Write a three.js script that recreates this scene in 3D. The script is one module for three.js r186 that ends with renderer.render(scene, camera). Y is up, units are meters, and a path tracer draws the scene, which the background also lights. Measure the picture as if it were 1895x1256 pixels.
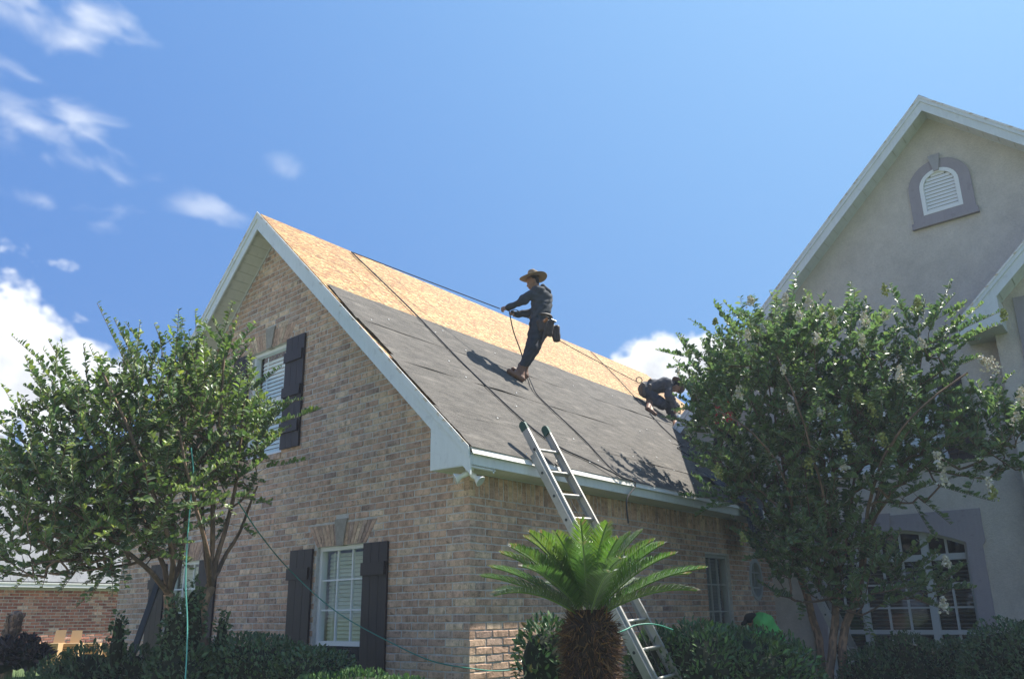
import * as THREE from 'three';
import { mergeGeometries } from 'three/addons/utils/BufferGeometryUtils.js';

// ---------------------------------------------------------------- camera, sky, sun, exposure
const scene = new THREE.Scene();
const CAM = new THREE.Vector3(5.8514, 1.6, 6.165);
const camera = new THREE.PerspectiveCamera(2 * Math.atan(725 / 1440.4) * 180 / Math.PI, 1895 / 1450, 0.1, 3000);
camera.position.copy(CAM);
camera.rotation.set(0.277997, 0.703081, -0.013421, 'YXZ');
camera.setViewOffset(1895, 1450, 0, 0, 1895, 1256);
camera.updateMatrixWorld(true);
scene.add(camera);
const renderer = new THREE.WebGLRenderer({ antialias: true });
renderer.setSize(1024, 678);
renderer.toneMapping = THREE.LinearToneMapping;
renderer.toneMappingExposure = 2.15;
renderer.shadowMap.enabled = true;

const SUN = new THREE.Vector3(0.195, 0.83, -0.52).normalize();
const sun = new THREE.DirectionalLight(new THREE.Color(1, 0.945, 0.85), 5);
sun.position.copy(SUN).multiplyScalar(60);
sun.target.position.set(-2, 0, -3);
sun.position.add(sun.target.position);
sun.castShadow = true;
sun.shadow.radius = 1;
sun.shadow.mapSize.set(4096, 4096);
Object.assign(sun.shadow.camera, { left: -24, right: 24, top: 24, bottom: -24, near: 1, far: 140 });
scene.add(sun, sun.target);

// a pixel of the 1895-wide photograph as a direction / as a point on a real plane of the place
const rayOf = (u, v) => new THREE.Vector3((u - 947.5) / 1440.4, -(v - 725) / 1440.4, -1).applyQuaternion(camera.quaternion).normalize();
const V3 = (x, y, z) => new THREE.Vector3(x, y, z);
const onPlane = (u, v, n, d) => { const r = rayOf(u, v); return CAM.clone().addScaledVector(r, (d - n.dot(CAM)) / n.dot(r)); };
const onX = (u, v, x = 0) => onPlane(u, v, V3(1, 0, 0), x);
const onY = (u, v, y = 0) => onPlane(u, v, V3(0, 1, 0), y);
const onZ = (u, v, z = 0) => onPlane(u, v, V3(0, 0, 1), z);
const dist = (u, v, d) => CAM.clone().addScaledVector(rayOf(u, v), d);
const SL = 0.9632, ROOF_N = V3(SL, 1, 0), ROOF_D = SL * 0.365 + 3.28;
const onRoof = (u, v, up = 0) => onPlane(u, v, ROOF_N, ROOF_D + up * ROOF_N.length());

// ---------------------------------------------------------------- random numbers and noise
function RNG(seed) { let s = seed | 0; return () => { s = (s + 0x6d2b79f5) | 0; let t = Math.imul(s ^ (s >>> 15), 1 | s); t = (t + Math.imul(t ^ (t >>> 7), 61 | t)) ^ t; return ((t ^ (t >>> 14)) >>> 0) / 4294967296; }; }
const rnd = RNG(77);
const R = (a, b) => a + (b - a) * rnd();
const clamp = (x, a = 0, b = 1) => Math.min(b, Math.max(a, x));
const smooth = (a, b, x) => { const t = clamp((x - a) / (b - a)); return t * t * (3 - 2 * t); };
const hash2 = (x, y, s) => { let h = Math.imul(x, 374761393) ^ Math.imul(y, 668265263) ^ Math.imul(s, 2147483647 - 58); h = Math.imul(h ^ (h >>> 13), 1274126177); return ((h ^ (h >>> 16)) >>> 0) / 4294967296; };
function vnoise(x, y, px, py, s) {   // value noise, periodic in px, py cells
  const xi = Math.floor(x), yi = Math.floor(y), fx = x - xi, fy = y - yi, u = fx * fx * (3 - 2 * fx), v = fy * fy * (3 - 2 * fy);
  const m = (a, p) => ((a % p) + p) % p, x0 = m(xi, px), x1 = m(xi + 1, px), y0 = m(yi, py), y1 = m(yi + 1, py);
  return (hash2(x0, y0, s) * (1 - u) + hash2(x1, y0, s) * u) * (1 - v) + (hash2(x0, y1, s) * (1 - u) + hash2(x1, y1, s) * u) * v;
}
function fbm(x, y, px, py, s, oct = 4) { let a = 0, w = 0.5, t = 0; for (let i = 0; i < oct; i++) { a += w * vnoise(x, y, px, py, s + i * 17); t += w; x *= 2; y *= 2; px *= 2; py *= 2; w *= 0.5; } return a / t; }
function noise3(p, s) { return (vnoise(p.x + 91, p.y + 47, 9999, 9999, s) + vnoise(p.y + 13, p.z + 71, 9999, 9999, s + 5) + vnoise(p.z + 33, p.x + 11, 9999, 9999, s + 9)) / 3; }

// ---------------------------------------------------------------- sky: air and clouds
{
  const W = 4096, H = 2048, data = new Float32Array(W * H * 4);
  // cumulus and wisps: [u, v, half width, half height (px of the photo), density, softness]
  const C = [
    [140, 22, 120, 60, 1.0, 1.0], [50, 225, 150, 80, 1.0, 0.9], [100, 292, 130, 50, 1.05, 0.6], [80, 372, 170, 34, 0.75, 0.9], [385, 385, 80, 30, 0.5, 1.0], [525, 312, 40, 30, 0.3, 1.0], [185, 415, 50, 20, 0.4, 1], [20, 255, 60, 60, 1.1, 0.5],
    [-40, 680, 190, 170, 1.75, 0.3], [60, 700, 150, 110, 1.7, 0.35], [150, 720, 110, 80, 1.5, 0.4], [250, 690, 110, 40, 0.7, 0.6],
    [1225, 680, 95, 70, 1.8, 0.3], [1310, 675, 110, 75, 1.8, 0.3], [1400, 700, 120, 80, 1.5, 0.4], [1165, 690, 45, 36, 1.5, 0.45],
  ].map(([u, v, a, b, d, s]) => ({ d0: rayOf(u, v), a: a / 1440, b: b / 1440, d, s }));
  for (const c of C) { c.right = V3(0, 1, 0).cross(c.d0).normalize().negate(); c.up = c.right.clone().cross(c.d0).normalize(); if (c.up.y < 0) c.up.negate(); c.r2 = Math.max(c.a, c.b) * 1.9; }
  const viewBlue = V3(0, 0, 0), dir = V3(0, 0, 0);
  for (let j = 0; j < H; j++) {
    const lat = ((j + 0.5) / H - 0.5) * Math.PI, y = Math.sin(lat), cl = Math.cos(lat);
    for (let i = 0; i < W; i++) {
      const lon = ((i + 0.5) / W - 0.5) * 2 * Math.PI;
      dir.set(cl * Math.cos(lon), y, cl * Math.sin(lon));
      const e = Math.max(y, 0), cs = dir.dot(SUN), ang = Math.acos(clamp(cs, -1, 1));
      // clear air: deep blue aloft, paler to the horizon, brighter towards the sun
      const hz = Math.exp(-e * 3.4), glow = 0.15 * Math.exp(-Math.pow(ang / 0.45, 2)) + 0.30 * Math.exp(-Math.pow(ang / 0.25, 2)), gl2 = Math.exp(-Math.pow(ang / 0.95, 2));
      let r = 0.054 + 0.11 * hz + 0.25 * gl2 + glow * 0.5, g = 0.162 + 0.17 * hz + 0.41 * gl2 + glow * 0.5, b = 0.52 + 0.15 * hz + 0.40 * gl2 + glow * 0.4;
      if (y < 0) { const k = smooth(0, -0.1, y); r = r * (1 - k) + 0.12 * k; g = g * (1 - k) + 0.13 * k; b = b * (1 - k) + 0.10 * k; }
      let cov = 0, thick = 0;
      for (const c of C) {
        const q = dir.dot(c.d0); if (q < Math.cos(c.r2)) continue;
        const x = dir.dot(c.right) / q, z = dir.dot(c.up) / q, m = 1 - Math.sqrt((x / c.a) ** 2 + (z / c.b) ** 2);
        if (m < -0.9) continue;
        const big = c.d > 1.3, wx = lon * (big ? 9 : 9.5) + 200, wy = lat * (big ? 11 : 17) + 200;
        const warp = fbm(wx * 0.8, wy * 0.8, 99999, 99999, 40, 3) - 0.5, warp2 = fbm(wx * 0.8 + 70, wy * 0.8 + 30, 99999, 99999, 43, 3) - 0.5;
        const n = fbm(wx * 1.6 + warp * 1.7, wy * 1.6 + warp2 * 1.7, 99999, 99999, 7, 6) - 0.5;
        const fine = big ? fbm(lon * 60 + 900 + warp * 2, lat * 75 + 900 + warp2 * 2, 99999, 99999, 9, 4) - 0.5 : 0;
        const f = big ? m * 1.5 + n * 1.6 + fine * 0.55 - 0.05 : m * 1.0 + n * 2.2 - 0.3;
        const k = big ? smooth(0, 0.42, f) * Math.min(0.97, c.d * 0.56) : smooth(-0.1, 1.25, f) * Math.min(0.74, c.d * 0.8);
        if (k > cov) cov = k;
        thick = Math.max(thick, big ? clamp(smooth(0.35, 1.2, f) * (0.45 + 0.55 * smooth(0.5, -0.6, z / c.b)) - fine * 1.6 - n * 0.9) : 0);
      }
      if (y > 0 && y < 0.5) {   // the same scattered cumulus goes on low round the whole horizon
        const n = fbm(lon * 5 + 50, lat * 16 + 50, 9999, 9999, 21, 4);
        const inView = (dir.x * -0.622 + dir.z * -0.734) / Math.max(cl, 1e-3);
        if (inView < 0.62) { const k = smooth(0.53, 0.66, n + 0.06 * (1 - y / 0.5)) * smooth(0.5, 0.36, y) * smooth(0.62, 0.5, inView) * 0.9; if (k > cov) { cov = k; thick = 0.3; } }
      }
      cov = Math.min(cov, 0.97);
      const SKY = 0.55, cb = 1.06 - 0.30 * thick, k = (j * W + i) * 4;
      data[k] = SKY * (r * (1 - cov) + cb * 0.97 * cov); data[k + 1] = SKY * (g * (1 - cov) + cb * cov); data[k + 2] = SKY * (b * (1 - cov) + (cb * 1.01 + 0.03) * cov); data[k + 3] = 1;
    }
  }
  const t = new THREE.DataTexture(data, W, H, THREE.RGBAFormat, THREE.FloatType);
  t.mapping = THREE.EquirectangularReflectionMapping; t.magFilter = t.minFilter = THREE.LinearFilter; t.wrapS = THREE.RepeatWrapping; t.needsUpdate = true;
  scene.background = t; scene.environment = t;
}

// ---------------------------------------------------------------- building helpers
const taken = {};
const numbered = (n) => { const k = taken[n] = (taken[n] ?? -1) + 1; return k ? `${n}_${String(k).padStart(3, '0')}` : n; };
const baseOf = new WeakMap();
function thing(name, label, category, [x, y, z] = [0, 0, 0], group) {
  const o = new THREE.Group(); o.name = numbered(name); o.position.set(x, y, z); scene.add(o);
  o.userData = { label, category }; if (group) o.userData.group = group;
  baseOf.set(o, V3(x, y, z)); return o;
}
const rootOf = (o) => { while (o.parent && o.parent !== scene) o = o.parent; return o; };
const norm = (g) => { const keep = ['position', 'normal', 'uv', 'color']; for (const k of Object.keys(g.attributes)) if (!keep.includes(k)) g.deleteAttribute(k); if (!g.attributes.uv) g.setAttribute('uv', new THREE.BufferAttribute(new Float32Array(g.attributes.position.count * 2), 2)); return g; };
function merge(gs) {
  gs = gs.flat().map(norm);
  if (gs.length === 1) return gs[0];
  if (gs.some((g) => !g.index)) gs = gs.map((g) => (g.index ? g.toNonIndexed() : g));
  if (gs.some((g) => g.attributes.color)) for (const g of gs) if (!g.attributes.color) g.setAttribute('color', new THREE.BufferAttribute(new Float32Array(g.attributes.position.count * 3).fill(1), 3));
  return mergeGeometries(gs);
}
function part(parent, name, geos, mat, extra) {   // a mesh under its thing; geometries are given where they stand in the world
  const g = merge(Array.isArray(geos) ? geos : [geos]), b = baseOf.get(rootOf(parent));
  if (b) g.translate(-b.x, -b.y, -b.z);
  const m = new THREE.Mesh(g, mat); m.name = name; m.castShadow = m.receiveShadow = true; parent.add(m);
  if (extra) Object.assign(m.userData, extra);
  return m;
}
function place(parent, name, geo, mat, pos, extra) {   // a mesh that shares its geometry
  const m = new THREE.Mesh(geo, mat), b = baseOf.get(rootOf(parent)); m.name = name; m.castShadow = m.receiveShadow = true; m.position.copy(pos); if (b) m.position.sub(b); parent.add(m);
  if (extra) Object.assign(m.userData, extra);
  return m;
}
function solo(name, geos, mat, userData) { const m = new THREE.Mesh(merge(Array.isArray(geos) ? geos : [geos]), mat); m.name = numbered(name); m.castShadow = m.receiveShadow = true; m.userData = userData; scene.add(m); return m; }
function uvBox(g) {   // uv in metres, by the way a face points
  const p = g.attributes.position, n = g.attributes.normal, uv = new Float32Array(p.count * 2);
  for (let i = 0; i < p.count; i++) {
    const x = Math.abs(n.getX(i)), y = Math.abs(n.getY(i)), z = Math.abs(n.getZ(i));
    const [a, b] = z >= x && z >= y ? [p.getX(i), p.getY(i)] : x >= y ? [p.getZ(i), p.getY(i)] : [p.getX(i), p.getZ(i)];
    uv[i * 2] = a; uv[i * 2 + 1] = b;
  }
  g.setAttribute('uv', new THREE.BufferAttribute(uv, 2)); return g;
}
const box = (x0, x1, y0, y1, z0, z1) => uvBox(new THREE.BoxGeometry(Math.abs(x1 - x0), Math.abs(y1 - y0), Math.abs(z1 - z0)).translate((x0 + x1) / 2, (y0 + y1) / 2, (z0 + z1) / 2));
function bar(a, b, w, h, up = V3(0, 1, 0)) {   // a square bar from a to b
  const d = b.clone().sub(a), L = d.length(); d.normalize();
  const s = d.clone().cross(up).normalize(), t = s.clone().cross(d).normalize();
  return uvBox(new THREE.BoxGeometry(w, h, L)).applyMatrix4(new THREE.Matrix4().makeBasis(s, t, d.clone().negate()).setPosition(a.clone().add(b).multiplyScalar(0.5)));
}
function cyl(a, b, r0, r1 = r0, n = 10) { const d = b.clone().sub(a), L = d.length(); return new THREE.CylinderGeometry(r1, r0, L, n).applyQuaternion(new THREE.Quaternion().setFromUnitVectors(V3(0, 1, 0), d.normalize())).translate((a.x + b.x) / 2, (a.y + b.y) / 2, (a.z + b.z) / 2); }
const tube = (pts, r, seg = 8, n = 6) => new THREE.TubeGeometry(new THREE.CatmullRomCurve3(pts, false, 'centripetal'), pts.length * seg, r, n);
function sheet(pts, holes = [], z0 = 0, z1 = 0.1) {   // a flat outline in x, y with holes, from z0 to z1
  const s = new THREE.Shape(pts.map(([x, y]) => new THREE.Vector2(x, y)));
  for (const h of holes) s.holes.push(new THREE.Path(h.map(([x, y]) => new THREE.Vector2(x, y))));
  return uvBox(new THREE.ExtrudeGeometry(s, { depth: z1 - z0, bevelEnabled: false }).translate(0, 0, z0));
}
const rect = (x0, x1, y0, y1) => [[x0, y0], [x1, y0], [x1, y1], [x0, y1]];
const tint = (g, c) => { const n = g.attributes.position.count, a = new Float32Array(n * 3); for (let i = 0; i < n; i++) { a[i * 3] = c[0]; a[i * 3 + 1] = c[1]; a[i * 3 + 2] = c[2]; } g.setAttribute('color', new THREE.BufferAttribute(a, 3)); return g; };

// ---------------------------------------------------------------- textures (colour, grain and wear only)
const enc = (v) => { v = clamp(v); return Math.round(255 * (v <= 0.0031308 ? v * 12.92 : 1.055 * Math.pow(v, 1 / 2.4) - 0.055)); };
function colourMap(N, size, f) {   // f(u, v) gives linear rgb; size in metres
  const d = new Uint8Array(N * N * 4);
  for (let j = 0; j < N; j++) for (let i = 0; i < N; i++) { const c = f(i / N, j / N), k = (j * N + i) * 4; d[k] = enc(c[0]); d[k + 1] = enc(c[1]); d[k + 2] = enc(c[2]); d[k + 3] = 255; }
  return finish(new THREE.DataTexture(d, N, N), size, true);
}
function greyMap(N, size, f) {
  const d = new Uint8Array(N * N * 4);
  for (let j = 0; j < N; j++) for (let i = 0; i < N; i++) { const c = Math.round(255 * clamp(f(i / N, j / N))), k = (j * N + i) * 4; d[k] = d[k + 1] = d[k + 2] = c; d[k + 3] = 255; }
  return finish(new THREE.DataTexture(d, N, N), size, false);
}
function finish(t, size, srgb) { t.wrapS = t.wrapT = THREE.RepeatWrapping; t.magFilter = THREE.LinearFilter; t.minFilter = THREE.LinearMipmapLinearFilter; t.generateMipmaps = true; t.repeat.set(1 / size, 1 / size); if (srgb) t.colorSpace = THREE.SRGBColorSpace; t.needsUpdate = true; return t; }
const std = (o) => new THREE.MeshStandardMaterial({ roughness: 0.85, ...o, color: new THREE.Color().setRGB(...(o.color ?? [1, 1, 1])) });
const phys = (o) => new THREE.MeshPhysicalMaterial({ roughness: 0.6, ...o, color: new THREE.Color().setRGB(...(o.color ?? [1, 1, 1])) });

const grain = greyMap(512, 1, (u, v) => fbm(u * 64, v * 64, 64, 64, 3, 3));
const brickMap = colourMap(1024, 1.4, (u, v) => {
  const blotch = fbm(u * 24, v * 24, 24, 24, 11, 4), fine = fbm(u * 160, v * 160, 160, 160, 12, 2), streak = fbm(u * 90, v * 14, 90, 14, 13, 3), band = fbm(u * 26, v * 5, 26, 5, 15, 2);
  let k = 0.74 + (blotch - 0.5) * 0.42 + (fine - 0.5) * 0.36 + (band - 0.5) * 0.34;
  const lime = smooth(0.58, 0.74, streak * 0.75 + blotch * 0.25) * 0.6, dk = smooth(0.40, 0.28, fbm(u * 30, v * 34, 30, 34, 14, 3)) * 0.35;
  k *= 1 - dk;
  return [k * (1 - lime) + 0.92 * lime, k * (1 - lime) + 0.96 * lime, k * (1 - lime) + 1.0 * lime];
});
const mortarMap = colourMap(512, 0.8, (u, v) => { const a = fbm(u * 20, v * 20, 20, 20, 23, 4), f = fbm(u * 120, v * 120, 120, 120, 24, 2), k = 0.5 + (a - 0.5) * 0.2 + (f - 0.5) * 0.2; return [k * 1.02, k * 0.97, k * 0.9]; });
const paperMap = colourMap(1024, 1.3, (u, v) => {
  const f = fbm(u * 300, v * 300, 300, 300, 31, 2), a = fbm(u * 7, v * 7, 7, 7, 32, 4), s = fbm(u * 6, v * 46, 6, 46, 33, 3), fleck = hash2(Math.floor(u * 620), Math.floor(v * 620), 34) > 0.994 ? 0.16 : 0;
  const sc = smooth(0.6, 0.75, fbm(u * 5 + 3, v * 17, 5, 17, 36, 4)) * 0.028, k = 0.074 + (f - 0.5) * 0.13 + (a - 0.5) * 0.05 + (s - 0.5) * 0.06 + sc + fleck * 0.7; return [k * 1.1, k, k * 0.89];
});
const stuccoMap = colourMap(1024, 2.6, (u, v) => { const a = fbm(u * 5, v * 5, 5, 5, 41, 5), f = fbm(u * 150, v * 150, 150, 150, 42, 3), t = fbm(u * 22, v * 16, 22, 16, 43, 4), k = 1 + (a - 0.5) * 0.26 + (f - 0.5) * 0.22 + (t - 0.5) * 0.16; return [0.575 * k, 0.525 * k, 0.455 * k]; });
const stuccoBump = greyMap(1024, 1.1, (u, v) => 0.6 * fbm(u * 150, v * 150, 150, 150, 44, 3) + 0.4 * fbm(u * 30, v * 30, 30, 30, 45, 3));
const woodDark = colourMap(512, 0.9, (u, v) => { const s = fbm(u * 120, v * 5, 120, 5, 51, 3), k = 0.021 + (s - 0.5) * 0.018; return [k * 1.2, k * 0.78, k * 0.84]; });
const barkMap = colourMap(512, 0.6, (u, v) => { const p = fbm(u * 9, v * 5, 9, 5, 61, 4), f = fbm(u * 90, v * 30, 90, 30, 62, 3), k = smooth(0.42, 0.6, p), g = 0.75 + f * 0.5; return [(0.17 + 0.17 * k) * g, (0.115 + 0.10 * k) * g, (0.08 + 0.06 * k) * g]; });
const shingleMap = colourMap(512, 1.2, (u, v) => { const f = fbm(u * 200, v * 200, 200, 200, 71, 2), a = fbm(u * 6, v * 6, 6, 6, 72, 3), k = 0.19 + (f - 0.5) * 0.16 + (a - 0.5) * 0.08; return [k * 0.96, k, k * 1.05]; });
const lawnMap = colourMap(512, 4, (u, v) => { const f = fbm(u * 160, v * 160, 160, 160, 81, 3), a = fbm(u * 6, v * 6, 6, 6, 82, 4), k = 0.5 + f * 0.7 + (a - 0.5) * 0.5; return [0.10 * k, 0.15 * k, 0.045 * k]; });
const concreteMap = colourMap(512, 3, (u, v) => { const f = fbm(u * 160, v * 160, 160, 160, 83, 3), a = fbm(u * 5, v * 5, 5, 5, 84, 4), k = 0.46 + (f - 0.5) * 0.15 + (a - 0.5) * 0.14; return [k * 1.03, k, k * 0.93]; });
const paintBump = greyMap(512, 0.7, (u, v) => 0.5 * fbm(u * 110, v * 110, 110, 110, 91, 3) + 0.5 * fbm(u * 8, v * 8, 8, 8, 92, 3));
const paintMap = colourMap(512, 1.7, (u, v) => { const a = fbm(u * 7, v * 7, 7, 7, 93, 4), s = fbm(u * 60, v * 6, 60, 6, 94, 3), k = 0.93 + (a - 0.5) * 0.09 + (s - 0.5) * 0.09 - smooth(0.66, 0.8, fbm(u * 22, v * 22, 22, 22, 95, 4)) * 0.10; return [k, k, k * 0.99]; });
const dripMap = colourMap(512, 1.6, (u, v) => { const s = smooth(0.56, 0.72, fbm(u * 16, v * 30, 16, 30, 96, 4)), f = fbm(u * 90, v * 90, 90, 90, 97, 2), k = 0.94 + (f - 0.5) * 0.14; return [k * (1 - 0.22 * s), k * (1 - 0.36 * s), k * (1 - 0.54 * s)]; });
// pressed strand board: overlapping wood flakes
function strandBoard(seed) {
  const N = 1024, c = document.createElement('canvas'); c.width = c.height = N; const g = c.getContext('2d'), r = RNG(seed);
  g.fillStyle = '#b98750'; g.fillRect(0, 0, N, N);
  const tones = ['#7a4424', '#f3dfb4', '#94552e', '#c08a52', '#d6a96e', '#a96b3c', '#e0bd86', '#c9945c', '#8f5630', '#e8cb98', '#bd7f48', '#a9623a', '#d3aa70'];
  for (let i = 0; i < 5200; i++) {
    const x = r() * N, y = r() * N, L = 34 + r() * 86, w = 6 + r() * 18, a = (r() - 0.5) * 1.5;
    g.fillStyle = tones[Math.floor(r() * tones.length)]; g.globalAlpha = 0.7 + 0.3 * r();
    for (const dx of [-N, 0, N]) for (const dy of [-N, 0, N]) { if (x + dx < -130 || x + dx > N + 130 || y + dy < -130 || y + dy > N + 130) continue; g.save(); g.translate(x + dx, y + dy); g.rotate(a); g.fillRect(-L / 2, -w / 2, L, w); if (i % 3 === 0) { g.fillStyle = '#6f4020'; g.globalAlpha = 0.5; g.fillRect(-L / 2, w / 2, L, 2.2); } g.restore(); }
  }
  return finish(new THREE.CanvasTexture(c), 1.22, true);
}
const osbMap = strandBoard(5);

const M = {
  brick: std({ map: brickMap, vertexColors: true, roughness: 0.92, bumpMap: grain, bumpScale: 0.003 }),
  mortar: std({ map: mortarMap, roughness: 0.95, bumpMap: grain, bumpScale: 0.002 }),
  trim: std({ color: [0.70, 0.735, 0.73], map: paintMap, roughness: 0.45, bumpMap: paintBump, bumpScale: 0.0012 }),
  soffit: std({ color: [0.62, 0.63, 0.56], map: paintMap, roughness: 0.6 }),
  dripEdge: std({ color: [0.78, 0.77, 0.73], map: dripMap, roughness: 0.4, metalness: 0 }),
  osb: std({ color: [0.58, 0.61, 0.47], map: osbMap, roughness: 0.8, bumpMap: grain, bumpScale: 0.002 }),
  paper: std({ color: [1.0, 0.99, 0.96], map: paperMap, roughness: 0.93, bumpMap: grain, bumpScale: 0.006, side: THREE.DoubleSide }),
  stucco: std({ map: stuccoMap, roughness: 0.95, bumpMap: stuccoBump, bumpScale: 0.013 }),
  mauve: std({ color: [0.36, 0.325, 0.345], map: paintMap, roughness: 0.9, bumpMap: stuccoBump, bumpScale: 0.005 }),
  mauvePale: std({ color: [0.40, 0.385, 0.39], map: paintMap, roughness: 0.9, bumpMap: stuccoBump, bumpScale: 0.005 }),
  shutter: std({ map: woodDark, roughness: 0.55, bumpMap: woodDark, bumpScale: 0.002 }),
  stone: std({ color: [0.62, 0.58, 0.52], map: mortarMap, roughness: 0.9, bumpMap: grain, bumpScale: 0.003 }),
  white: std({ color: [0.78, 0.79, 0.77], roughness: 0.4 }),
  osbPale: std({ color: [0.61, 0.645, 0.52], map: osbMap, roughness: 0.8, bumpMap: grain, bumpScale: 0.002 }),
  osbWarm: std({ color: [0.55, 0.565, 0.43], map: osbMap, roughness: 0.8, bumpMap: grain, bumpScale: 0.002 }),
  branch: std({ color: [0.6, 0.6, 0.6], map: barkMap, roughness: 0.85 }),
  frameGrey: std({ color: [0.44, 0.46, 0.45], roughness: 0.45 }),
  frameDim: std({ color: [0.36, 0.38, 0.36], roughness: 0.5 }),
  blindCream: std({ color: [0.55, 0.56, 0.42], roughness: 0.6 }),
  blindWhite: std({ color: [0.8, 0.82, 0.84], roughness: 0.5 }),
  blindDim: std({ color: [0.17, 0.18, 0.18], roughness: 0.6 }),
  glass: phys({ color: [0.95, 1, 0.97], transmission: 1, thickness: 0, roughness: 0.02, ior: 1.5 }),
  screen: std({ color: [0.03, 0.033, 0.035], roughness: 0.8, transparent: true, opacity: 0.72 }),
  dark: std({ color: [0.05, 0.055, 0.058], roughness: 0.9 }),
  bark: std({ map: barkMap, roughness: 0.8, bumpMap: grain, bumpScale: 0.004 }),
  shingle: std({ map: shingleMap, roughness: 0.95 }),
  alu: std({ color: [0.47, 0.46, 0.435], map: paintMap, metalness: 0.6, roughness: 0.48, bumpMap: paintBump, bumpScale: 0.0008 }),
  greenCap: std({ color: [0.015, 0.075, 0.055], roughness: 0.5 }),
  rope: std({ color: [0.03, 0.032, 0.036], roughness: 0.85 }),
  lawn: std({ map: lawnMap, roughness: 1 }),
  concrete: std({ map: concreteMap, roughness: 0.95 }),
};

// ---------------------------------------------------------------- bricks
const BRICK_TONES = [[0.42, 0.29, 0.215, 9], [0.46, 0.335, 0.245, 5], [0.38, 0.262, 0.197, 5], [0.31, 0.225, 0.185, 1.4], [0.52, 0.405, 0.295, 3], [0.43, 0.305, 0.225, 6], [0.47, 0.37, 0.275, 3], [0.38, 0.285, 0.23, 2.5]];
const RED_TONES = [[0.30, 0.115, 0.085, 7], [0.36, 0.15, 0.11, 5], [0.22, 0.085, 0.07, 4], [0.42, 0.23, 0.18, 4], [0.50, 0.36, 0.31, 3], [0.26, 0.13, 0.11, 3]];
function pickTone(list, r) { let t = 0; for (const c of list) t += c[3]; let k = r() * t; for (const c of list) { k -= c[3]; if (k <= 0) { const j = 1.0 + r() * 0.28; return [c[0] * j / 0.72, c[1] * j * 0.935 / 0.72, c[2] * j * 0.865 / 0.72]; } } return list[0]; }
// a tumbled brick: uneven front outline, eased edges; front at z = 0, centre at x = y = 0
function brickGeo(w, h, d, r, tones, rough = 0.0062) {
  const P = [], c = 0.007, j = () => (r() - 0.5) * 2 * rough, ring = [];
  const xs = w > 0.16 ? [-0.5, -0.17, 0.17, 0.5] : [-0.5, 0.5];
  for (const x of xs) ring.push([x * w, -h / 2]); for (const x of [...xs].reverse()) ring.push([x * w, h / 2]);
  const n = ring.length, tilt = (r() - 0.5) * 0.004, tiltY = (r() - 0.5) * 0.004, out = (r() - 0.5) * 0.005;
  const A = ring.map(([x, y]) => { const a = x + j() * 0.8 - Math.sign(x) * c, b = y + j() * 0.8 - Math.sign(y) * c; return V3(a, b, out + tilt * x / w * 2 + tiltY * y / h * 2 + (r() - 0.5) * 0.002); });
  const B = ring.map(([x, y]) => V3(x + j() * 0.6, y + j() * 0.6, -c)), D = ring.map(([x, y]) => V3(x, y, -d));
  const tri = (a, b, e) => P.push(a, b, e);
  for (let i = 1; i < n - 1; i++) tri(A[0], A[i], A[i + 1]);
  for (let i = 0; i < n; i++) { const k = (i + 1) % n; tri(B[i], B[k], A[i]); tri(A[i], B[k], A[k]); tri(D[i], D[k], B[i]); tri(B[i], D[k], B[k]); }
  const g = new THREE.BufferGeometry().setFromPoints(P); g.computeVertexNormals(); uvBox(g);
  const uv = g.attributes.uv, ox = r() * 9, oy = r() * 9; for (let i = 0; i < uv.count; i++) uv.setXY(i, uv.getX(i) + ox, uv.getY(i) + oy);
  return tint(g, pickTone(tones, r));
}
const COURSE = 0.0827, BL = 0.268, JOINT = 0.014;
// lay courses in a wall's own axes: free(y0, y1) gives the stretches [a, b] that a course may fill
function layCourses({ y0, n, start, free, course = COURSE, len = BL }) {
  const list = [];
  for (let k = 0; k < n; k++) {
    const a = y0 + k * course, b = a + course - JOINT;
    for (const [s0, s1] of free(a, b)) {
      let s = start(k); s -= Math.ceil((s - s0) / len) * len; s += 0; while (s > s0) s -= len;
      for (; s < s1; s += len) {
        let p = Math.max(s, s0), q = Math.min(s + len - JOINT, s1);
        if (q - p < 0.03) continue;
        list.push({ p, q, a, b });
      }
    }
  }
  return list;
}
const cut = (spans, a, b) => spans.flatMap(([p, q]) => (b <= p || a >= q ? [[p, q]] : [[p, a], [b, q]].filter(([x, y]) => y - x > 0.03)));
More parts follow.
